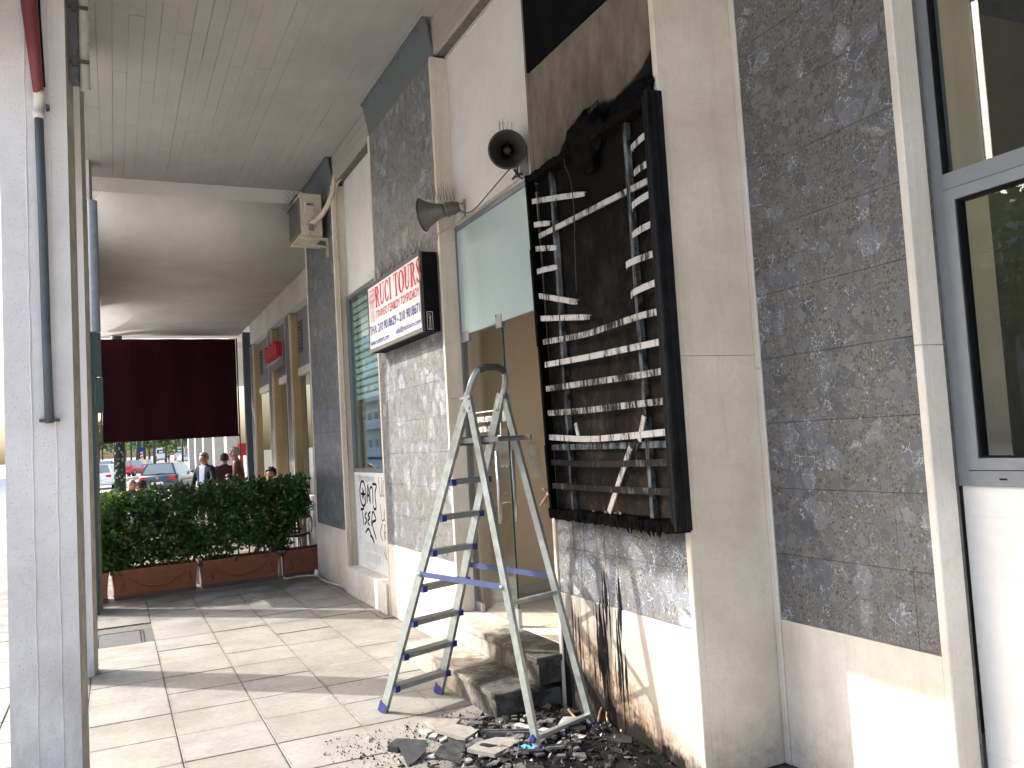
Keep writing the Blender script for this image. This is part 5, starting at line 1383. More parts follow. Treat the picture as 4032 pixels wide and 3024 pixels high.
plate([(1.547,4.632),(1.60,4.70),(1.62,4.66),(1.58,4.60)],.004,.012,'shard_pale','marble_piece','thin white chip lying in front of the large broken slab')
plate([(1.30,4.585),(1.376,4.672),(1.44,4.62),(1.40,4.55),(1.34,4.53)],.004,.03,'dark_slate','panel_piece','thick dark slab piece at the left edge of the rubble')
plate([(1.34,4.53),(1.42,4.512),(1.482,4.46),(1.45,4.38),(1.369,4.33),(1.326,4.31)],.035,.006,'dark_slate','panel_piece','grey bent panel piece leaning on the rubble at the front left',tl=(.15,.25))
plate([(1.44,4.23),(1.50,4.30),(1.58,4.35),(1.665,4.345),(1.60,4.25),(1.56,4.16)],.05,.006,M['shard_grey'],'panel_piece','grey curved panel piece at the bottom of the rubble',tl=(-.2,.35))
plate([(1.628,4.243),(1.72,4.30),(1.82,4.31),(1.945,4.225),(1.85,4.15),(1.716,4.086)],.035,.02,'marble_dusty','marble_piece','flat tan and grey slab in the middle of the rubble')
plate([(2.13,4.20),(2.22,4.275),(2.285,4.235),(2.245,4.12),(2.16,4.07),(2.09,4.08)],.06,.012,'shard_pale','marble_piece','square pale tile piece leaning under the rear rail of the ladder',tl=(.1,.2))
plate([(2.30,3.93),(2.36,3.97),(2.41,3.88),(2.36,3.80),(2.31,3.84)],.05,.015,'shard_dark','panel_piece','dark slab lying in the ash nearest the scorched plinth')
plate([(1.90,4.13),(1.96,4.16),(2.02,4.10),(1.97,4.06)],.03,.04,'shard_grey','marble_piece','blocky grey stone beside the rear ladder foot')
plate([(2.04,3.99),(2.10,4.06),(2.16,4.02),(2.12,3.93),(2.06,3.93)],.03,.035,'shard_grey','marble_piece','grey stone with a pale top right of the rear ladder foot')
g = G(); g.bar((1.80,4.40,.055),(2.05,4.235,.06),.035,.010,(0,0,1)); g.bar((1.80,4.385,.05),(2.05,4.22,.052),.03,.008,(0,0,1)); tag(obj('metal_strip', g, 'shard_grey'), 'dark ribbed metal strip lying left of the rear ladder leg', 'metal strip')
g = G(); g.bar((1.97,4.38,.075),(2.20,4.01,.065),.045,.006,(1,.6,0)); g.bar((1.98,4.37,.06),(2.18,4.03,.05),.03,.012,(1,.6,0)); tag(obj('metal_strip', g, 'slat_pale'), 'pale bent slat lying across the rubble behind the rear ladder leg', 'metal strip')
tag(obj('blue_plastic_strip', G().bar((1.885,4.105,.055),(1.955,3.955,.045),.028,.014,(1,.5,0)).bar((1.865,4.10,.04),(1.91,4.04,.035),.02,.012,(1,.5,0)), 'cyan'), 'bright blue plastic strip beside the rear ladder foot', 'plastic strip')
tag(obj('dry_leaf', G().add([(1.68,4.92,.004),(1.715,4.935,.016),(1.755,4.885,.006),(1.715,4.88,.003)],[(0,1,2),(0,2,3)]), 'leaf_dead'), 'single olive brown leaf lying behind the large broken slab', 'leaf')
tag(obj('green_shard', G().add([(1.515,4.60,.004),(1.535,4.605,.014),(1.54,4.585,.005)],[(0,1,2)]), plain('green_plastic',(.02,.30,.08),.4)), 'tiny bright green plastic shard in the left of the rubble', 'plastic scrap')
for nm,pts in (('copper tube curling up beside the far rear ladder foot',[(2.36,4.16,.03),(2.40,4.20,.06),(2.45,4.25,.10),(2.475,4.23,.11),(2.44,4.17,.07),(2.42,4.10,.03)]),('short copper tube end poking from the ash between the rear legs',[(2.30,4.36,.10),(2.31,4.31,.07),(2.325,4.27,.05)]),('bent copper tube lying in the ash beside the plinth',[(2.40,4.10,.03),(2.39,4.05,.03),(2.42,4.0,.03),(2.44,4.03,.05)]),('copper tube standing up behind the far rear ladder leg',[(2.40,4.36,.12),(2.405,4.31,.09),(2.41,4.28,.04)])):
    tag(obj('copper_tube', G().tube(smooth_pts(pts,5),.0075,8), 'brass', smooth=True), nm, 'tube', 'copper tubes in the ash')

# ------------------------------------------------------------------ people
def skin_mesh(verts, edges, rads, root=0, sub=2):
    me = bpy.data.meshes.new('body'); me.from_pydata([tuple(v) for v in verts], edges, []); o = bpy.data.objects.new('body', me); C.objects.link(o)
    m = o.modifiers.new('skin','SKIN'); m.use_smooth_shade = True; m.use_x_symmetry = False
    for i,r_ in enumerate(rads):
        d = me.skin_vertices[0].data[i]; d.radius = r_ if isinstance(r_,tuple) else (r_,r_); d.use_root = (i == root)
    s = o.modifiers.new('sub','SUBSURF'); s.levels = sub; s.render_levels = sub
    dg = bpy.context.evaluated_depsgraph_get(); out = bpy.data.meshes.new_from_object(o.evaluated_get(dg))
    bpy.data.objects.remove(o); bpy.data.meshes.remove(me); return out
def person(label, loc, face, pose, top, hair, skin='skin', bottom='trousers', height=1.72, lean=0.0, arms=None, shirt=None, bald=False, group=None):
    """face = heading the person looks along (radians, 0 = +X). Body built at the origin looking along +Y, then turned."""
    k = height/1.74; sit = pose == 'sit'
    hipz = (.50 if sit else .92)*1.0
    hip = Vector((0,0,hipz)); up = Vector((0,sin(lean),cos(lean)))
    v = {}; v['hip'] = hip; v['waist'] = hip+up*.17; v['chest'] = hip+up*.38; v['neck'] = hip+up*.545+Vector((0,.0,0)); 
    v['nk2'] = v['neck']+Vector((0,.015+.35*sin(lean)*.1,.06)); v['head'] = v['nk2']+Vector((0,.02,.085)); v['crown'] = v['head']+Vector((0,-.005,.085)); v['nose'] = v['head']+Vector((0,.105,-.015)); v['jaw'] = v['head']+Vector((0,.055,-.075))
    for s,n in ((-1,'l'),(1,'r')):
        v['sh'+n] = v['chest']+Vector((s*.175,0,.115)); 
        el,ha = (arms or {}).get(n, ((s*.25,.02,-.17),(s*.24,.10,-.40)))
        v['el'+n] = v['chest']+Vector(el); v['ha'+n] = v['chest']+Vector(ha)
        v['hp'+n] = hip+Vector((s*.09,0,-.03))
        if sit: v['kn'+n] = hip+Vector((s*.12,.42,.0)); v['an'+n] = Vector((s*.12,.44,.08)); v['to'+n] = Vector((s*.13,.58,.04))
        else: v['kn'+n] = Vector((s*.10,.02,.49)); v['an'+n] = Vector((s*.11,0,.08)); v['to'+n] = Vector((s*.13,.15,.04))
    names = list(v); ix = {n:i for i,n in enumerate(names)}
    E = [('hip','waist'),('waist','chest'),('chest','neck'),('neck','nk2'),('nk2','head'),('head','crown'),('head','nose'),('head','jaw')]
    for n in 'lr': E += [('chest','sh'+n),('sh'+n,'el'+n),('el'+n,'ha'+n),('hip','hp'+n),('hp'+n,'kn'+n),('kn'+n,'an'+n),('an'+n,'to'+n)]
    rad = dict(hip=(.16,.12),waist=(.15,.11),chest=(.175,.125),neck=(.085,.08),nk2=.058,head=(.082,.098),crown=(.072,.085),nose=.016,jaw=(.048,.04))
    for n in 'lr': rad.update({'sh'+n:.078,'el'+n:.05,'ha'+n:.038,'hp'+n:.092,'kn'+n:.064,'an'+n:.046,'to'+n:.036})
    me = skin_mesh([v[n] for n in names], [(ix[a],ix[b]) for a,b in E], [rad[n] for n in names], 0, 2)
    head_z = v['nk2'].z-.012
    for n in (skin, top, bottom, shirt or top): me.materials.append(M[n])
    handp = [v['hal'],v['har']]
    for p in me.polygons:
        c = p.center; q = 1
        if c.z > v['nk2'].z-.02 and (c-v['head']).length < .24: q = 0
        elif min((c-h).length for h in handp) < .058: q = 0
        elif c.z < hip.z-.0 and abs(c.x) < .30 and (not sit or c.y > .1 or c.z < hip.z): q = 2
        elif shirt and c.y > .05 and abs(c.x) < .055+.10*max(0,(c.z-hip.z-.2)) and c.z > hip.z+.05: q = 3
        p.material_index = q; p.use_smooth = True
    root = thing('person', label, 'person', (0,0,0), group)
    b = bpy.data.objects.new('body', me); C.objects.link(b); b.parent = root
    g = G()
    for s in (-1,1): g.ell(v['head']+Vector((s*.032,.094,.018)),(.013,.008,.008),8,5)
    obj('eyes', g, 'hair_dark', root)
    g = G()
    for s in (-1,1): g.ell(v['head']+Vector((s*.086,-.005,-.005)),(.012,.02,.03),8,6)
    obj('ears', g, skin, root, True)
    if hair:
        bm = bmesh.new(); bmesh.ops.create_icosphere(bm, subdivisions=3, radius=1.0)
        bmesh.ops.delete(bm, geom=[q for q in bm.verts if (q.co.y > .25 and q.co.z < .38) or q.co.z < (-.62 if not bald else -.2) or (bald and q.co.z > .25)], context='VERTS')
        for q in bm.verts:
            d = 1.0+.07*mnoise.noise(q.co*5+Vector((loc[0],0,0))); q.co = v['head']+Vector((q.co.x*.089*d, q.co.y*.107*d-.012, q.co.z*.113*d+.030))
        mh = bpy.data.meshes.new('hair'); bm.to_mesh(mh); bm.free(); link('hair', mh, hair, root, True)
    root.location = loc; root.rotation_euler = (0,0,face-pi/2); root.scale = (k,k,k)
    return root
fx = lambda dx,dy: math.atan2(dy,dx)
person('grey haired man in a navy blazer and pale blue shirt standing behind the hedge', (1.64,18.0,0), fx(-.75,-.66), 'stand', 'navy', 'hair_grey', height=1.74, shirt='shirt_blue', arms={'l':((-.27,.06,-.10),(-.22,.26,-.20)),'r':((.28,.02,-.12),(.26,.16,-.32))})
person('man in a burgundy jacket with dark hair standing with his back turned', (2.09,18.7,0), fx(.3,.95), 'stand', 'burgundy', 'hair_dark', height=1.70)
person('grey haired man in a brown leather jacket leaning towards his neighbour', (2.33,18.0,0), fx(-.95,.25), 'stand', 'leather', 'hair_grey', height=1.82, lean=.16)
person('person seated low between the standing men, only the forehead showing', (2.0,17.2,0), fx(-.3,-.95), 'sit', 'grey_cloth', 'hair_dark', height=1.70)
person('seated man with cropped dark hair resting his cheek on one hand', (2.44,15.0,0), fx(-.45,-.9), 'sit', 'white_cloth', 'hair_dark', height=1.86, arms={'r':((.25,.16,-.08),(.09,.17,.24))})
person('bald man seated behind the left part of the hedge', (.28,17.4,0), fx(.25,-.97), 'sit', 'grey_cloth', 'hair_dark', height=1.80, bald=True)
person('person with brown hair seated beside the bald man', (.46,17.3,0), fx(-.8,.5), 'sit', 'white_cloth', 'hair_brown', height=1.70)
person('person in white seen through the gap in the hedge, bent over a table', (1.02,13.3,0), fx(-.9,-.2), 'sit', 'white_cloth', 'hair_brown', skin='skin_lit', height=1.62, lean=.35, arms={'l':((-.2,.2,-.12),(-.1,.36,-.22)),'r':((.2,.2,-.12),(.1,.36,-.22))})
person('man in black walking away up the middle of the street', (9.2,170,gz(170)), fx(.1,1), 'stand', 'navy', 'hair_grey', height=1.75)
# person in the shop doorway of whom only the hand shows
pd = person('person standing inside the doorway behind the burnt pier, only a pointing hand showing', (2.98,4.98,.325), fx(-.9,.4), 'stand', 'grey_cloth', 'hair_dark', skin='skin_lit', height=1.72, arms={'l':((-.20,.02,-.18),(-.10,.18,-.32))})
def hand():
    # palm, four unequal fingers and a thumb, each finger its own short chain rooted in the palm
    g = G(); Y_ = 5.10
    def chain(pts, r):
        me = skin_mesh([Vector(p) for p in pts], [(i,i+1) for i in range(len(pts)-1)], r, 0, 2)
        g.add([tuple(q.co) for q in me.vertices],[tuple(p.vertices) for p in me.polygons]); bpy.data.meshes.remove(me)
    chain([(2.76,5.02,1.25),(2.70,5.06,1.255),(2.668,5.085,1.26),(2.645,5.10,1.268),(2.625,5.105,1.270)],[(.040,.034),(.034,.028),(.028,.022),(.036,.018),(.030,.014)])
    chain([(2.648,5.095,1.282),(2.618,5.085,1.296),(2.600,5.08,1.299),(2.583,5.075,1.304)],[.014,.0115,.0105,.008])
    chain([(2.632,5.10,1.258),(2.612,5.10,1.238),(2.592,5.10,1.214),(2.570,5.10,1.190)],[.0115,.0105,.0095,.0075])
    chain([(2.640,5.115,1.252),(2.622,5.125,1.228),(2.608,5.13,1.207),(2.600,5.13,1.186)],[.0115,.0105,.0095,.0075])
    chain([(2.650,5.125,1.247),(2.636,5.14,1.222),(2.628,5.145,1.203),(2.630,5.14,1.186)],[.011,.010,.009,.007])
    chain([(2.660,5.13,1.245),(2.650,5.148,1.224),(2.645,5.152,1.208),(2.646,5.15,1.195)],[.0095,.0085,.0078,.006])
    return g
hd = hand(); rmat = pd.matrix_basis.inverted()
me = bpy.data.meshes.new('hand'); me.from_pydata([tuple(rmat@Vector(v)) for v in hd.v],[],hd.f); me.update()
for p in me.polygons: p.use_smooth = True
me.materials.append(M['skin_lit']); ho = bpy.data.objects.new('hand', me); C.objects.link(ho); ho.parent = pd

# ------------------------------------------------------------------ cafe furniture
def cafe_chair():
    t = thing('cafe_chair','','chair')
    g = G()
    for i in range(9): g.bar((-.21+i*.052,.19,.47),(-.22+i*.055,.27,.86),.030,.012)
    for j in range(8): g.bar((-.23,.20+j*.009,.50+j*.048),(.23,.20+j*.009,.50+j*.048),.02,.016)
    obj('woven_back', g, 'wicker', t)
    obj('seat', G().cham((-.23,-.22,.42),(.23,.21,.455),2,1,.01), 'wicker', t)
    g = G()
    for s in (-1,1): g.tube(smooth_pts([(s*.25,.24,.70),(s*.27,.0,.69),(s*.26,-.22,.64),(s*.25,-.23,.45)],4),.014,8)
    obj('armrest', g, 'steel', t, True)
    for a,b in ((-.22,-.2),(.22,-.2),(-.22,.2),(.22,.2)): obj('leg', G().tube([(a,b,.43),(a*1.12,b*1.15,0)],.012,8), 'steel', t, True)
    return t
cc = cafe_chair()
for k,(x,y,rz,lab) in enumerate(((2.30,12.75,2.6,'dark woven cafe chair nearest the stone pier'),(2.35,13.75,.4,'dark woven cafe chair on the far side of the brown table'),(.28,17.55,.2,'dark woven cafe chair under the bald man'),(.46,17.25,3.6,'dark woven cafe chair under the person with brown hair'),(2.44,15.1,-.4,'dark woven cafe chair under the man resting his cheek'),(2.0,17.3,0,'dark woven cafe chair between the standing men'),(1.03,13.3,-1.7,'dark woven cafe chair seen through the gap in the hedge'))):
    if k == 0: o = cc; o.location = (x,y,0); o.rotation_euler = (0,0,rz); o['label'] = lab; o['group'] = 'dark woven cafe chairs behind the hedge'
    else: copy_thing(cc,(x,y,0),rz,lab)
tb = thing('cafe_table','brown wooden cafe table beside the stone pier','table',(2.2,13.2,0))
obj('table_top', G().cham((1.88,12.95,.735),(2.52,13.55,.765),2,1,.005), 'wood', tb)
obj('pedestal', G().tube([(2.2,13.25,.735),(2.2,13.25,.02)],.035,10).lathe([(0,.22),(.02,.22),(.03,.03)],(2.2,13.25,0),(0,0,1),16), 'frame_dark', tb)
tag(obj('ashtray', G().lathe([(0,.055),(.03,.06),(.035,.055),(.012,.05),(.012,0)],(2.40,13.15,.765),(0,0,1),14), 'steel', smooth=True), 'small steel ashtray on the brown cafe table', 'ashtray')
tb2 = thing('cafe_table','small yellow topped table behind the gap in the hedge','table',(.7,13.2,0))
obj('table_top', G().cham((.38,12.9,.70),(.92,13.5,.725),2,1,.005), 'car_yellow', tb2)
obj('pedestal', G().tube([(.65,13.2,.70),(.65,13.2,.0)],.03,10), 'frame_dark', tb2)

# ------------------------------------------------------------------ vehicles (built along +Y = forward)
def car(label, paint, kind='hatch', sign=False):
    t = thing('parked_car', label, 'car')
    Lc,Wc,H = (4.2,1.76,1.48) if kind == 'hatch' else (4.5,1.75,1.43)
    def sec(y,zb,zt,w): return y,zb,zt,w
    # lower body: loft of cross-sections
    st_ = [(-Lc/2,.38,.78,.80),(-Lc/2+.10,.26,.92,.86),(-Lc/2+.5,.22,.98,.88),(-.6,.20,.98,.885),(.6,.20,.96,.885),(1.2,.21,.92,.88),(Lc/2-.5,.24,.84,.86),(Lc/2-.12,.28,.72,.80),(Lc/2,.36,.60,.70)]
    if kind == 'sedan': st_[1] = (-Lc/2+.10,.26,.98,.85); st_[2] = (-Lc/2+.7,.22,1.0,.87)
    g = G(); n = 10
    for y,zb,zt,w in st_:
        g.v += [(-w*.86,y,zb),(w*.86,y,zb),(w,y,zb+.12),(w*1.01,y,(zb+zt)/2),(w*.985,y,zt-.06),(w*.90,y,zt),(-w*.90,y,zt),(-w*.985,y,zt-.06),(-w*1.01,y,(zb+zt)/2),(-w,y,zb+.12)]
    for i in range(len(st_)-1):
        for q in range(n): g.f.append((i*n+q,i*n+(q+1)%n,(i+1)*n+(q+1)%n,(i+1)*n+q)); g.m.append(0)
    g.f += [tuple(range(n)),tuple((len(st_)-1)*n+q for q in range(n-1,-1,-1))]; g.m += [0,0]
    body = obj('body', g, paint, t, True)
    yb0,yr0,yr1,yf = (-Lc/2+.22,-Lc/2+.52,.30,1.10) if kind == 'hatch' else (-Lc/2+.75,-Lc/2+1.25,.25,1.05)
    zb = .95; wb2,wr = .82,.60
    cab = [(-wb2,yb0,zb),(wb2,yb0,zb),(wb2,yf,zb),(-wb2,yf,zb),(-wr,yr0,H),(wr,yr0,H),(wr,yr1,H),(-wr,yr1,H)]
    g = G(); g.add(cab,[(0,3,2,1),(4,5,6,7),(0,1,5,4),(1,2,6,5),(2,3,7,6),(3,0,4,7)]); obj('cabin', g, paint, t)
    def panel(a,b,c,d,ins,off):
        a,b,c,d = (Vector(cab[q]) for q in (a,b,c,d)); ctr = (a+b+c+d)/4; nrm = (b-a).cross(d-a).normalized()
        if nrm.dot(ctr-Vector((0,0,1.1))) < 0: nrm = -nrm
        g = G(); pts = [p+(ctr-p)*ins+nrm*off for p in (a,b,c,d)]; pin = [p-nrm*.02 for p in pts]
        g.add(pts+pin,[(0,1,2,3),(7,6,5,4),(0,4,5,1),(1,5,6,2),(2,6,7,3),(3,7,4,0)]); return g
    obj('rear_window', panel(0,1,5,4,.13,.006), 'car_glass', t); obj('windscreen', panel(2,3,7,6,.12,.006), 'car_glass', t)
    for a in ((1,2,6,5),(3,0,4,7)):
        o = obj('side_window', panel(*a,.14,.006), 'car_glass', t)
    g = G()
    for s in (-1,1): g.bar((s*.755,-.22,.98),(s*.62,-.22,H-.03),.06,.03,(0,1,0))
    obj('door_pillar', g, paint, t)
    for s in (-1,1):
        for y in (-Lc/2+.78,Lc/2-.80):
            w = obj('wheel', G().lathe([(-.10,.24),(-.105,.30),(-.09,.325),(.09,.325),(.105,.30),(.10,.24),(.07,.20)],(s*.80,y,.325),(s,0,0),20), 'tyre', t, True)
            obj('rim', G().lathe([(.07,.205),(.095,.20),(.09,.06),(.10,0)],(s*.80,y,.325),(s,0,0),14), 'rim', w, True)
        obj('tail_light', G().cham((s*.66-.14,-Lc/2-.012,.70),(s*.66+.14,-Lc/2+.16,.86),1,-1,.02), 'light_red', t)
        obj('headlight', G().cham((s*.56-.12,Lc/2-.16,.58),(s*.56+.12,Lc/2-.02,.68),1,1,.02), 'car_glass', t)
        obj('mirror', G().ell((s*.93,.78,1.0),(.10,.06,.07),8,6), paint, t, True)
    obj('number_plate', G().box(-.26,.26,-Lc/2-.02,-Lc/2+.02,.50,.61), 'plate', t)
    obj('bumper', G().cham((-.80,-Lc/2-.05,.30),(.80,-Lc/2+.1,.50),1,-1,.04), paint, t)
    if kind == 'hatch':
        obj('badge', G().lathe([(-.03,.0),(-.03,.065),(.0,.065)],(0,-Lc/2+.02,.80),(0,1,0),16), 'rim', t)
        obj('wiper', G().bar((-.12,yb0-.005,zb+.03),(.28,yb0+.03,zb+.07),.015,.015), 'black', t)
    if sign: obj('roof_sign', G().cham((-.20,-.5,H),(.20,-.32,H+.12),2,1,.02), 'car_yellow', t)
    return t
def put(o,x,y,rz,s=1): o.location = (x,y,gz(y)-.10); o.rotation_euler = (0,0,rz); o.scale = (s,)*3; return o
put(car('dark grey hatchback with lit red tail lights, right behind the hedge','car_dark'),2.42,45,-.30)
put(car('red hatchback in the street next to the yellow taxi','car_red'),1.45,88,-.42)
put(car('yellow taxi ahead of the red hatchback','car_yellow','sedan',True),2.70,96,-.36)
put(car('navy sedan at the left edge of the street view','car_navy','sedan'),-.80,110,-.1)
put(car('white car in front of the navy sedan, mostly behind the hedge','car_white'),-.55,58,-.2)
put(car('white car parked beside the cream coach','car_white'),13.6,196,.05)
put(car('white car farther along the right kerb','car_white','sedan'),13.9,206,.05)
def bus(label, paint):
    t = thing('coach_bus', label, 'bus')
    g = G(); W2,H,Lb = 1.25,3.3,11
    sec_ = [(-W2*.98,.35),(W2*.98,.35),(W2,.6),(W2,2.6),(W2*.93,3.15),(W2*.75,H),(-W2*.75,H),(-W2*.93,3.15),(-W2,2.6),(-W2,.6)]
    for y,k in ((-Lb/2,.97),(-Lb/2+.25,1),(Lb/2-.3,1),(Lb/2,.95)): g.v += [(x*k,y,z) for x,z in sec_]
    for i in range(3):
        for q in range(10): g.f.append((i*10+q,i*10+(q+1)%10,(i+1)*10+(q+1)%10,(i+1)*10+q)); g.m.append(0)
    g.f += [tuple(range(10)),tuple(30+q for q in range(9,-1,-1))]; g.m += [0,0]; obj('body', g, paint, t)
    obj('rear_window', G().cham((-.95,-Lb/2-.03,1.95),(.95,-Lb/2+.02,2.95),1,-1,.05), 'car_dark', t)
    obj('window_notice', G().box(-.45,.45,-Lb/2-.045,-Lb/2-.031,2.2,2.6), 'plate', t)
    for s in (-1,1):
        obj('side_window', G().box(s*1.255-.01,s*1.255+.01,-Lb/2+.5,Lb/2-.5,1.75,2.65), 'car_dark', t)
        obj('tail_light', G().cham((s*1.05-.09,-Lb/2-.03,.9),(s*1.05+.09,-Lb/2+.02,1.4),1,-1,.02), 'light_red', t)
        for y in (-3.2,3.6): obj('wheel', G().lathe([(-.13,.3),(-.13,.5),(.13,.5),(.13,.3),(.10,.0)],(s*1.08,y,.5),(s,0,0),18), 'tyre', t)
    obj('bumper', G().box(-1.2,1.2,-Lb/2-.06,-Lb/2+.1,.35,.75), 'frame_grey', t); obj('engine_grille', G().box(-.8,.8,-Lb/2-.035,-Lb/2,.95,1.35), paint, t)
    return t
put(bus('white coach seen from behind in the far street','car_white'),10.5,228,-.03)
put(bus('cream coach parked to the right of the white coach','bus_pale'),14.6,224,-.06)
mo = thing('motor_scooter','dark motor scooter ridden up the street past the taxi','scooter',(5.2,152,gz(152)-.1))
gzz = gz(152)-.1
for y in (151.4,152.6): obj('wheel', G().lathe([(-.05,.15),(-.05,.27),(.05,.27),(.05,.15)],(5.2,y,gzz+.27),(1,0,0),14), 'tyre', mo)
obj('frame', G().bar((5.2,151.4,gzz+.6),(5.2,152.1,gzz+.45),.3,.3).bar((5.2,152.55,gzz+.4),(5.2,152.35,gzz+1.05),.25,.1).bar((4.9,152.3,gzz+1.05),(5.5,152.3,gzz+1.05),.05,.05), 'navy', mo)
person('rider in dark clothes and pale helmet on the scooter', (5.2,151.75,gzz+.22), fx(0,1), 'sit', 'navy', 'hair_grey', height=1.75, arms={'l':((-.26,.2,-.08),(-.25,.45,-.12)),'r':((.26,.2,-.08),(.25,.45,-.12))})

# ------------------------------------------------------------------ street furniture beyond the blind
po = thing('street_pole','thick dark green pole covered in torn stickers, just beyond the maroon blind','pole',(.115,21.5,0))
obj('shaft', G().tube([(.115,21.5,-.1),(.115,21.5,7)],.125,18), 'pole_green', po, True)
g = G(); rr = random.Random(3)
for k in range(46):
    a = rr.uniform(-pi,0.1); z = rr.uniform(.9,2.6); w = rr.uniform(.08,.24); h_ = rr.uniform(.02,.07); r_ = .1265; vs = []
    for q in range(4): vs += [(.115+r_*cos(a+w*(q-1.5)*.6),21.5+r_*sin(a+w*(q-1.5)*.6),z+rr.uniform(-.012,.012)),(.115+r_*cos(a+w*(q-1.5)*.6),21.5+r_*sin(a+w*(q-1.5)*.6),z+h_+rr.uniform(-.015,.015))]
    g.add(vs,[(2*q,2*q+2,2*q+3,2*q+1) for q in range(3)])
obj('torn_sticker', g, 'paper', po)
def pole(x,y,r_,label,box=None):
    t = thing('street_pole', label, 'pole', (x,y,gz(y)), 'thin green poles along the street')
    obj('shaft', G().tube([(x,y,gz(y)-.2),(x,y,gz(y)+6.5)],r_,10), 'pole_green', t, True)
    if box: obj('signal_head', G().cham((x-.16,y-.2,gz(y)+box),(x+.16,y+.05,gz(y)+box+.9),1,-1,.03), 'pole_green', t)
pole(2.15,54,.085,'thin green pole in front of the white coach')
pole(2.70,112,.22,'green pole left of the traffic light in the street')
pole(3.45,116,.20,'green traffic light pole with signal head before the trees',2.3)
pole(1.75,104,.11,'thin green pole nearest the sticker covered one')
pole(11.6,170,.2,'green pole at the right edge of the street opening')
pole(9.75,190,.2,'thin grey green pole in front of the brown tree')
ks = thing('striped_marker','red and white striped marker with a blue top by the traffic light','traffic marker',(2.93,112,gz(112)))
obj('panel', G().cham((2.72,111.9,gz(112)+.4),(3.18,112,gz(112)+2.3),1,-1,.02), 'white_print', ks)
for k in range(4): obj('stripe', G().bar((2.76,111.89,gz(112)+.55+k*.4),(3.14,111.89,gz(112)+.85+k*.4),.05,.16,(0,1,0)), 'light_red', ks)
obj('blue_cap', G().lathe([(-.02,0),(-.02,.33),(.02,.33)],(2.95,111.9,gz(112)+2.5),(0,1,0),16), 'blue_letter', ks)
# neighbouring arcade: row of pale concrete fins
for k,(x,y,w) in enumerate(((3.97,53,.36),(4.0,48.8,.38),(4.0,44.2,.40),(4.0,39.4,.42),(4.0,34.9,.42))):
    t = thing('concrete_fin',('pale concrete fin of the neighbouring arcade, farthest left','second concrete fin from the left in the neighbouring arcade','middle concrete fin of the neighbouring arcade','fourth concrete fin, behind the man in burgundy','nearest concrete fin, behind the man in brown leather')[k],'pillar',(x,y,gz(y)),'concrete fins of the neighbouring arcade')
    obj('shaft', G().cham((x,y,gz(y)-.1),(x+w,y+.8,gz(y)+6),1,-1,.02), 'fin', t)
tag(obj('neighbour_building', G().box(4.0,20,33,56,6.0,18), 'facade_a'), 'neighbouring building carried on concrete fins', 'building')
tag(obj('red_kiosk', G().cham((4.62,36.5,1.62),(4.98,36.8,2.12),1,-1,.03).box(4.78,4.84,36.6,36.7,0,1.62), 'red_sign'), 'small red sign box on a post behind the concrete fins', 'kiosk')
# trees
def tree(x,y,h,r_,label,mat,n=1500,leaf=.5,seed=1,trunk=.2,palm=False):
    t = thing('street_tree',label,'tree',(x,y,gz(y))); rr = random.Random(seed); z = gz(y)
    g = G(); g.tube([(x,y,z-.2),(x+.1,y,z+h*.3),(x-.1,y,z+h*.55)],[trunk,trunk*.8,trunk*.6],8)
    cl = []
    for k in range(13):
        a = rr.uniform(0,6.28); q = rr.uniform(.2,.75); p = (x+cos(a)*r_*q,y+sin(a)*r_*q,z+h*rr.uniform(.45,.9)); cl.append((p,r_*rr.uniform(.28,.48)))
        g.tube([(x,y,z+h*.42),((x+p[0])/2,(y+p[1])/2,(z+h*.42+p[2])/2+.2),p],[trunk*.5,trunk*.3,trunk*.1],6)
    obj('trunk', g, 'bark', t, True); cs = []
    while len(cs) < n:
        c,q = rr.choice(cl); d = Vector((rr.gauss(0,1),rr.gauss(0,1),rr.gauss(0,1))).normalized()*q*rr.uniform(.5,1.1); cs.append((c[0]+d.x,c[1]+d.y,c[2]+d.z))
    leaf_mesh('crown', cs, leaf, rr, mat, t)['kind'] = 'stuff'
tree(4.6,135,6.5,4.2,'bright green tree behind the yellow taxi','tree_a',1800,.6,2)
tree(1.6,150,9,2.4,'tall tree with dry brown fronds behind the red hatchback','palm_dry',1200,.7,3)
tree(11.3,262,11,4.5,'brown dry tree above the gap between the two coaches','palm_dry',1300,.9,4)
tree(6.5,300,13,8,'hazy green tree behind the white coach','tree_b',1800,1.1,5)
tree(15,290,14,9,'hazy green tree behind the cream coach','tree_b',1800,1.1,6)
tree(-3,210,9,6,'pale green tree at the left of the street opening','tree_b',1500,.9,7)
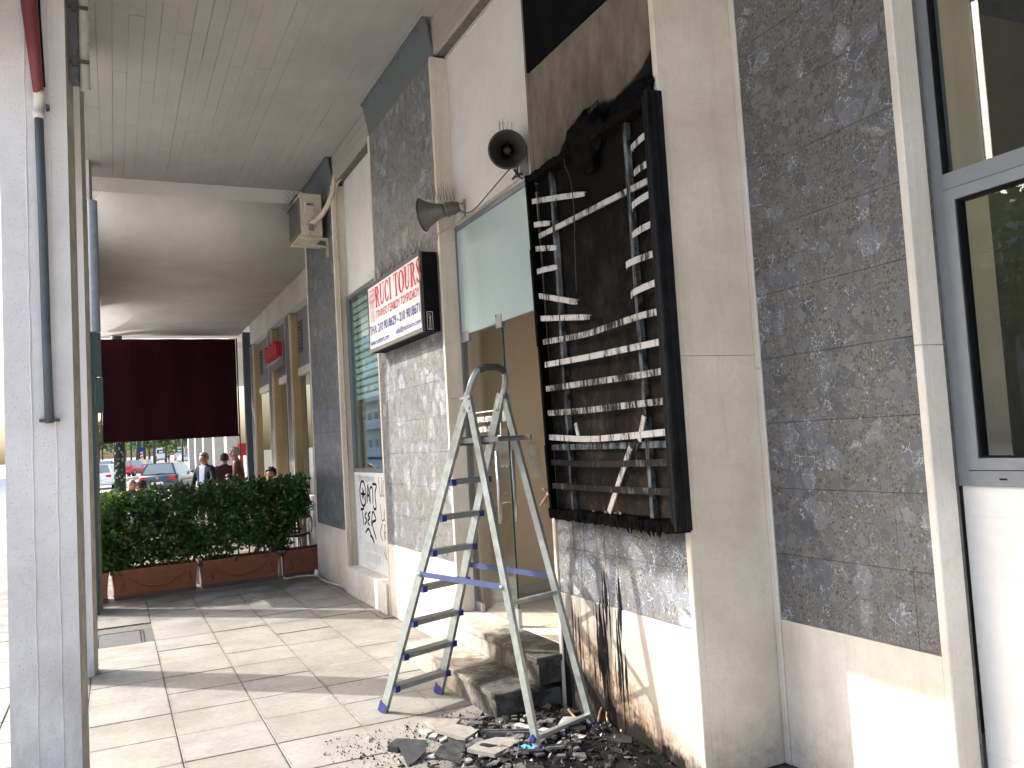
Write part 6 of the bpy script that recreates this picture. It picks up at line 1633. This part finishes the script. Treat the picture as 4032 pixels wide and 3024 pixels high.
tree(21,300,14,9,'dark tree at the right end of the far street','tree_b',1500,1.1,8)
tree(-24,10,9,4.5,'broad street tree across the road, reflected in the windows','tree_a',1800,.5,9,.25)
tree(-25,2,8,4,'smaller street tree across the road, reflected in the windows','tree_b',1500,.5,10,.22)
tree(-22,19,10,4.6,'street tree across the road opposite the shop door','tree_a',1800,.5,11,.22)
tree(-23,27,11,5,'street tree across the road opposite the hedge','tree_b',1800,.5,12,.22)
tree(-22,35,10,4.6,'street tree across the road at the corner','tree_a',1600,.5,13,.22)
# buildings across the street (seen in the reflections) and at the far end
def block(x0,x1,y0,y1,h,label,mat,face='x'):
    t = thing('street_building',label,'building',((x0+x1)/2,(y0+y1)/2,0)); obj('walls', G().box(x0,x1,y0,y1,-.2,h), mat, t)
    nf = int((h-1)/3.1); nw = int((y1-y0)/3.0)
    for f in range(nf):
        for k in range(nw):
            ya = y0+.9+k*3.0; za = 1.0+f*3.1
            w = obj('window', G().box(x1+.005,x1+.06,ya,ya+1.4,za,za+1.6), 'window_white', t); obj('pane', G().box(x1+.061,x1+.08,ya+.1,ya+1.3,za+.1,za+1.5), 'car_glass', w)
        obj('balcony', G().box(x1+.005,x1+1.0,y0+.4,y1-.4,.55+f*3.1,.75+f*3.1).box(x1+.94,x1+1.0,y0+.4,y1-.4,.76+f*3.1,1.6+f*3.1), 'plaster', t)
block(-46,-36,-8,4,12.5,'pale apartment block across the street, reflected in the glass','facade_a')
block(-46,-36,4.5,15,9.5,'warm low apartment block across the street','facade_b')
block(-50,-38,24,36,12.5,'apartment block across the street to the left','facade_a')
block(-60,-24,42,78,18.5,'long apartment block along the left side of the street','facade_b')
block(-62,-22,80,130,17,'pale apartment block farther along the left side of the street','facade_a')
tree(-17,47,9,4.2,'street tree before the long apartment block','tree_b',1600,.5,14,.22)
tree(-16,58,9,4.2,'second street tree before the long apartment block','tree_a',1600,.5,15,.22)
tag(obj('far_building', G().box(-13,-6,330,350,0,9).box(-13,-6,329,329.9,5,6.2), 'facade_b'), 'hazy pink building at the far left of the street', 'building')
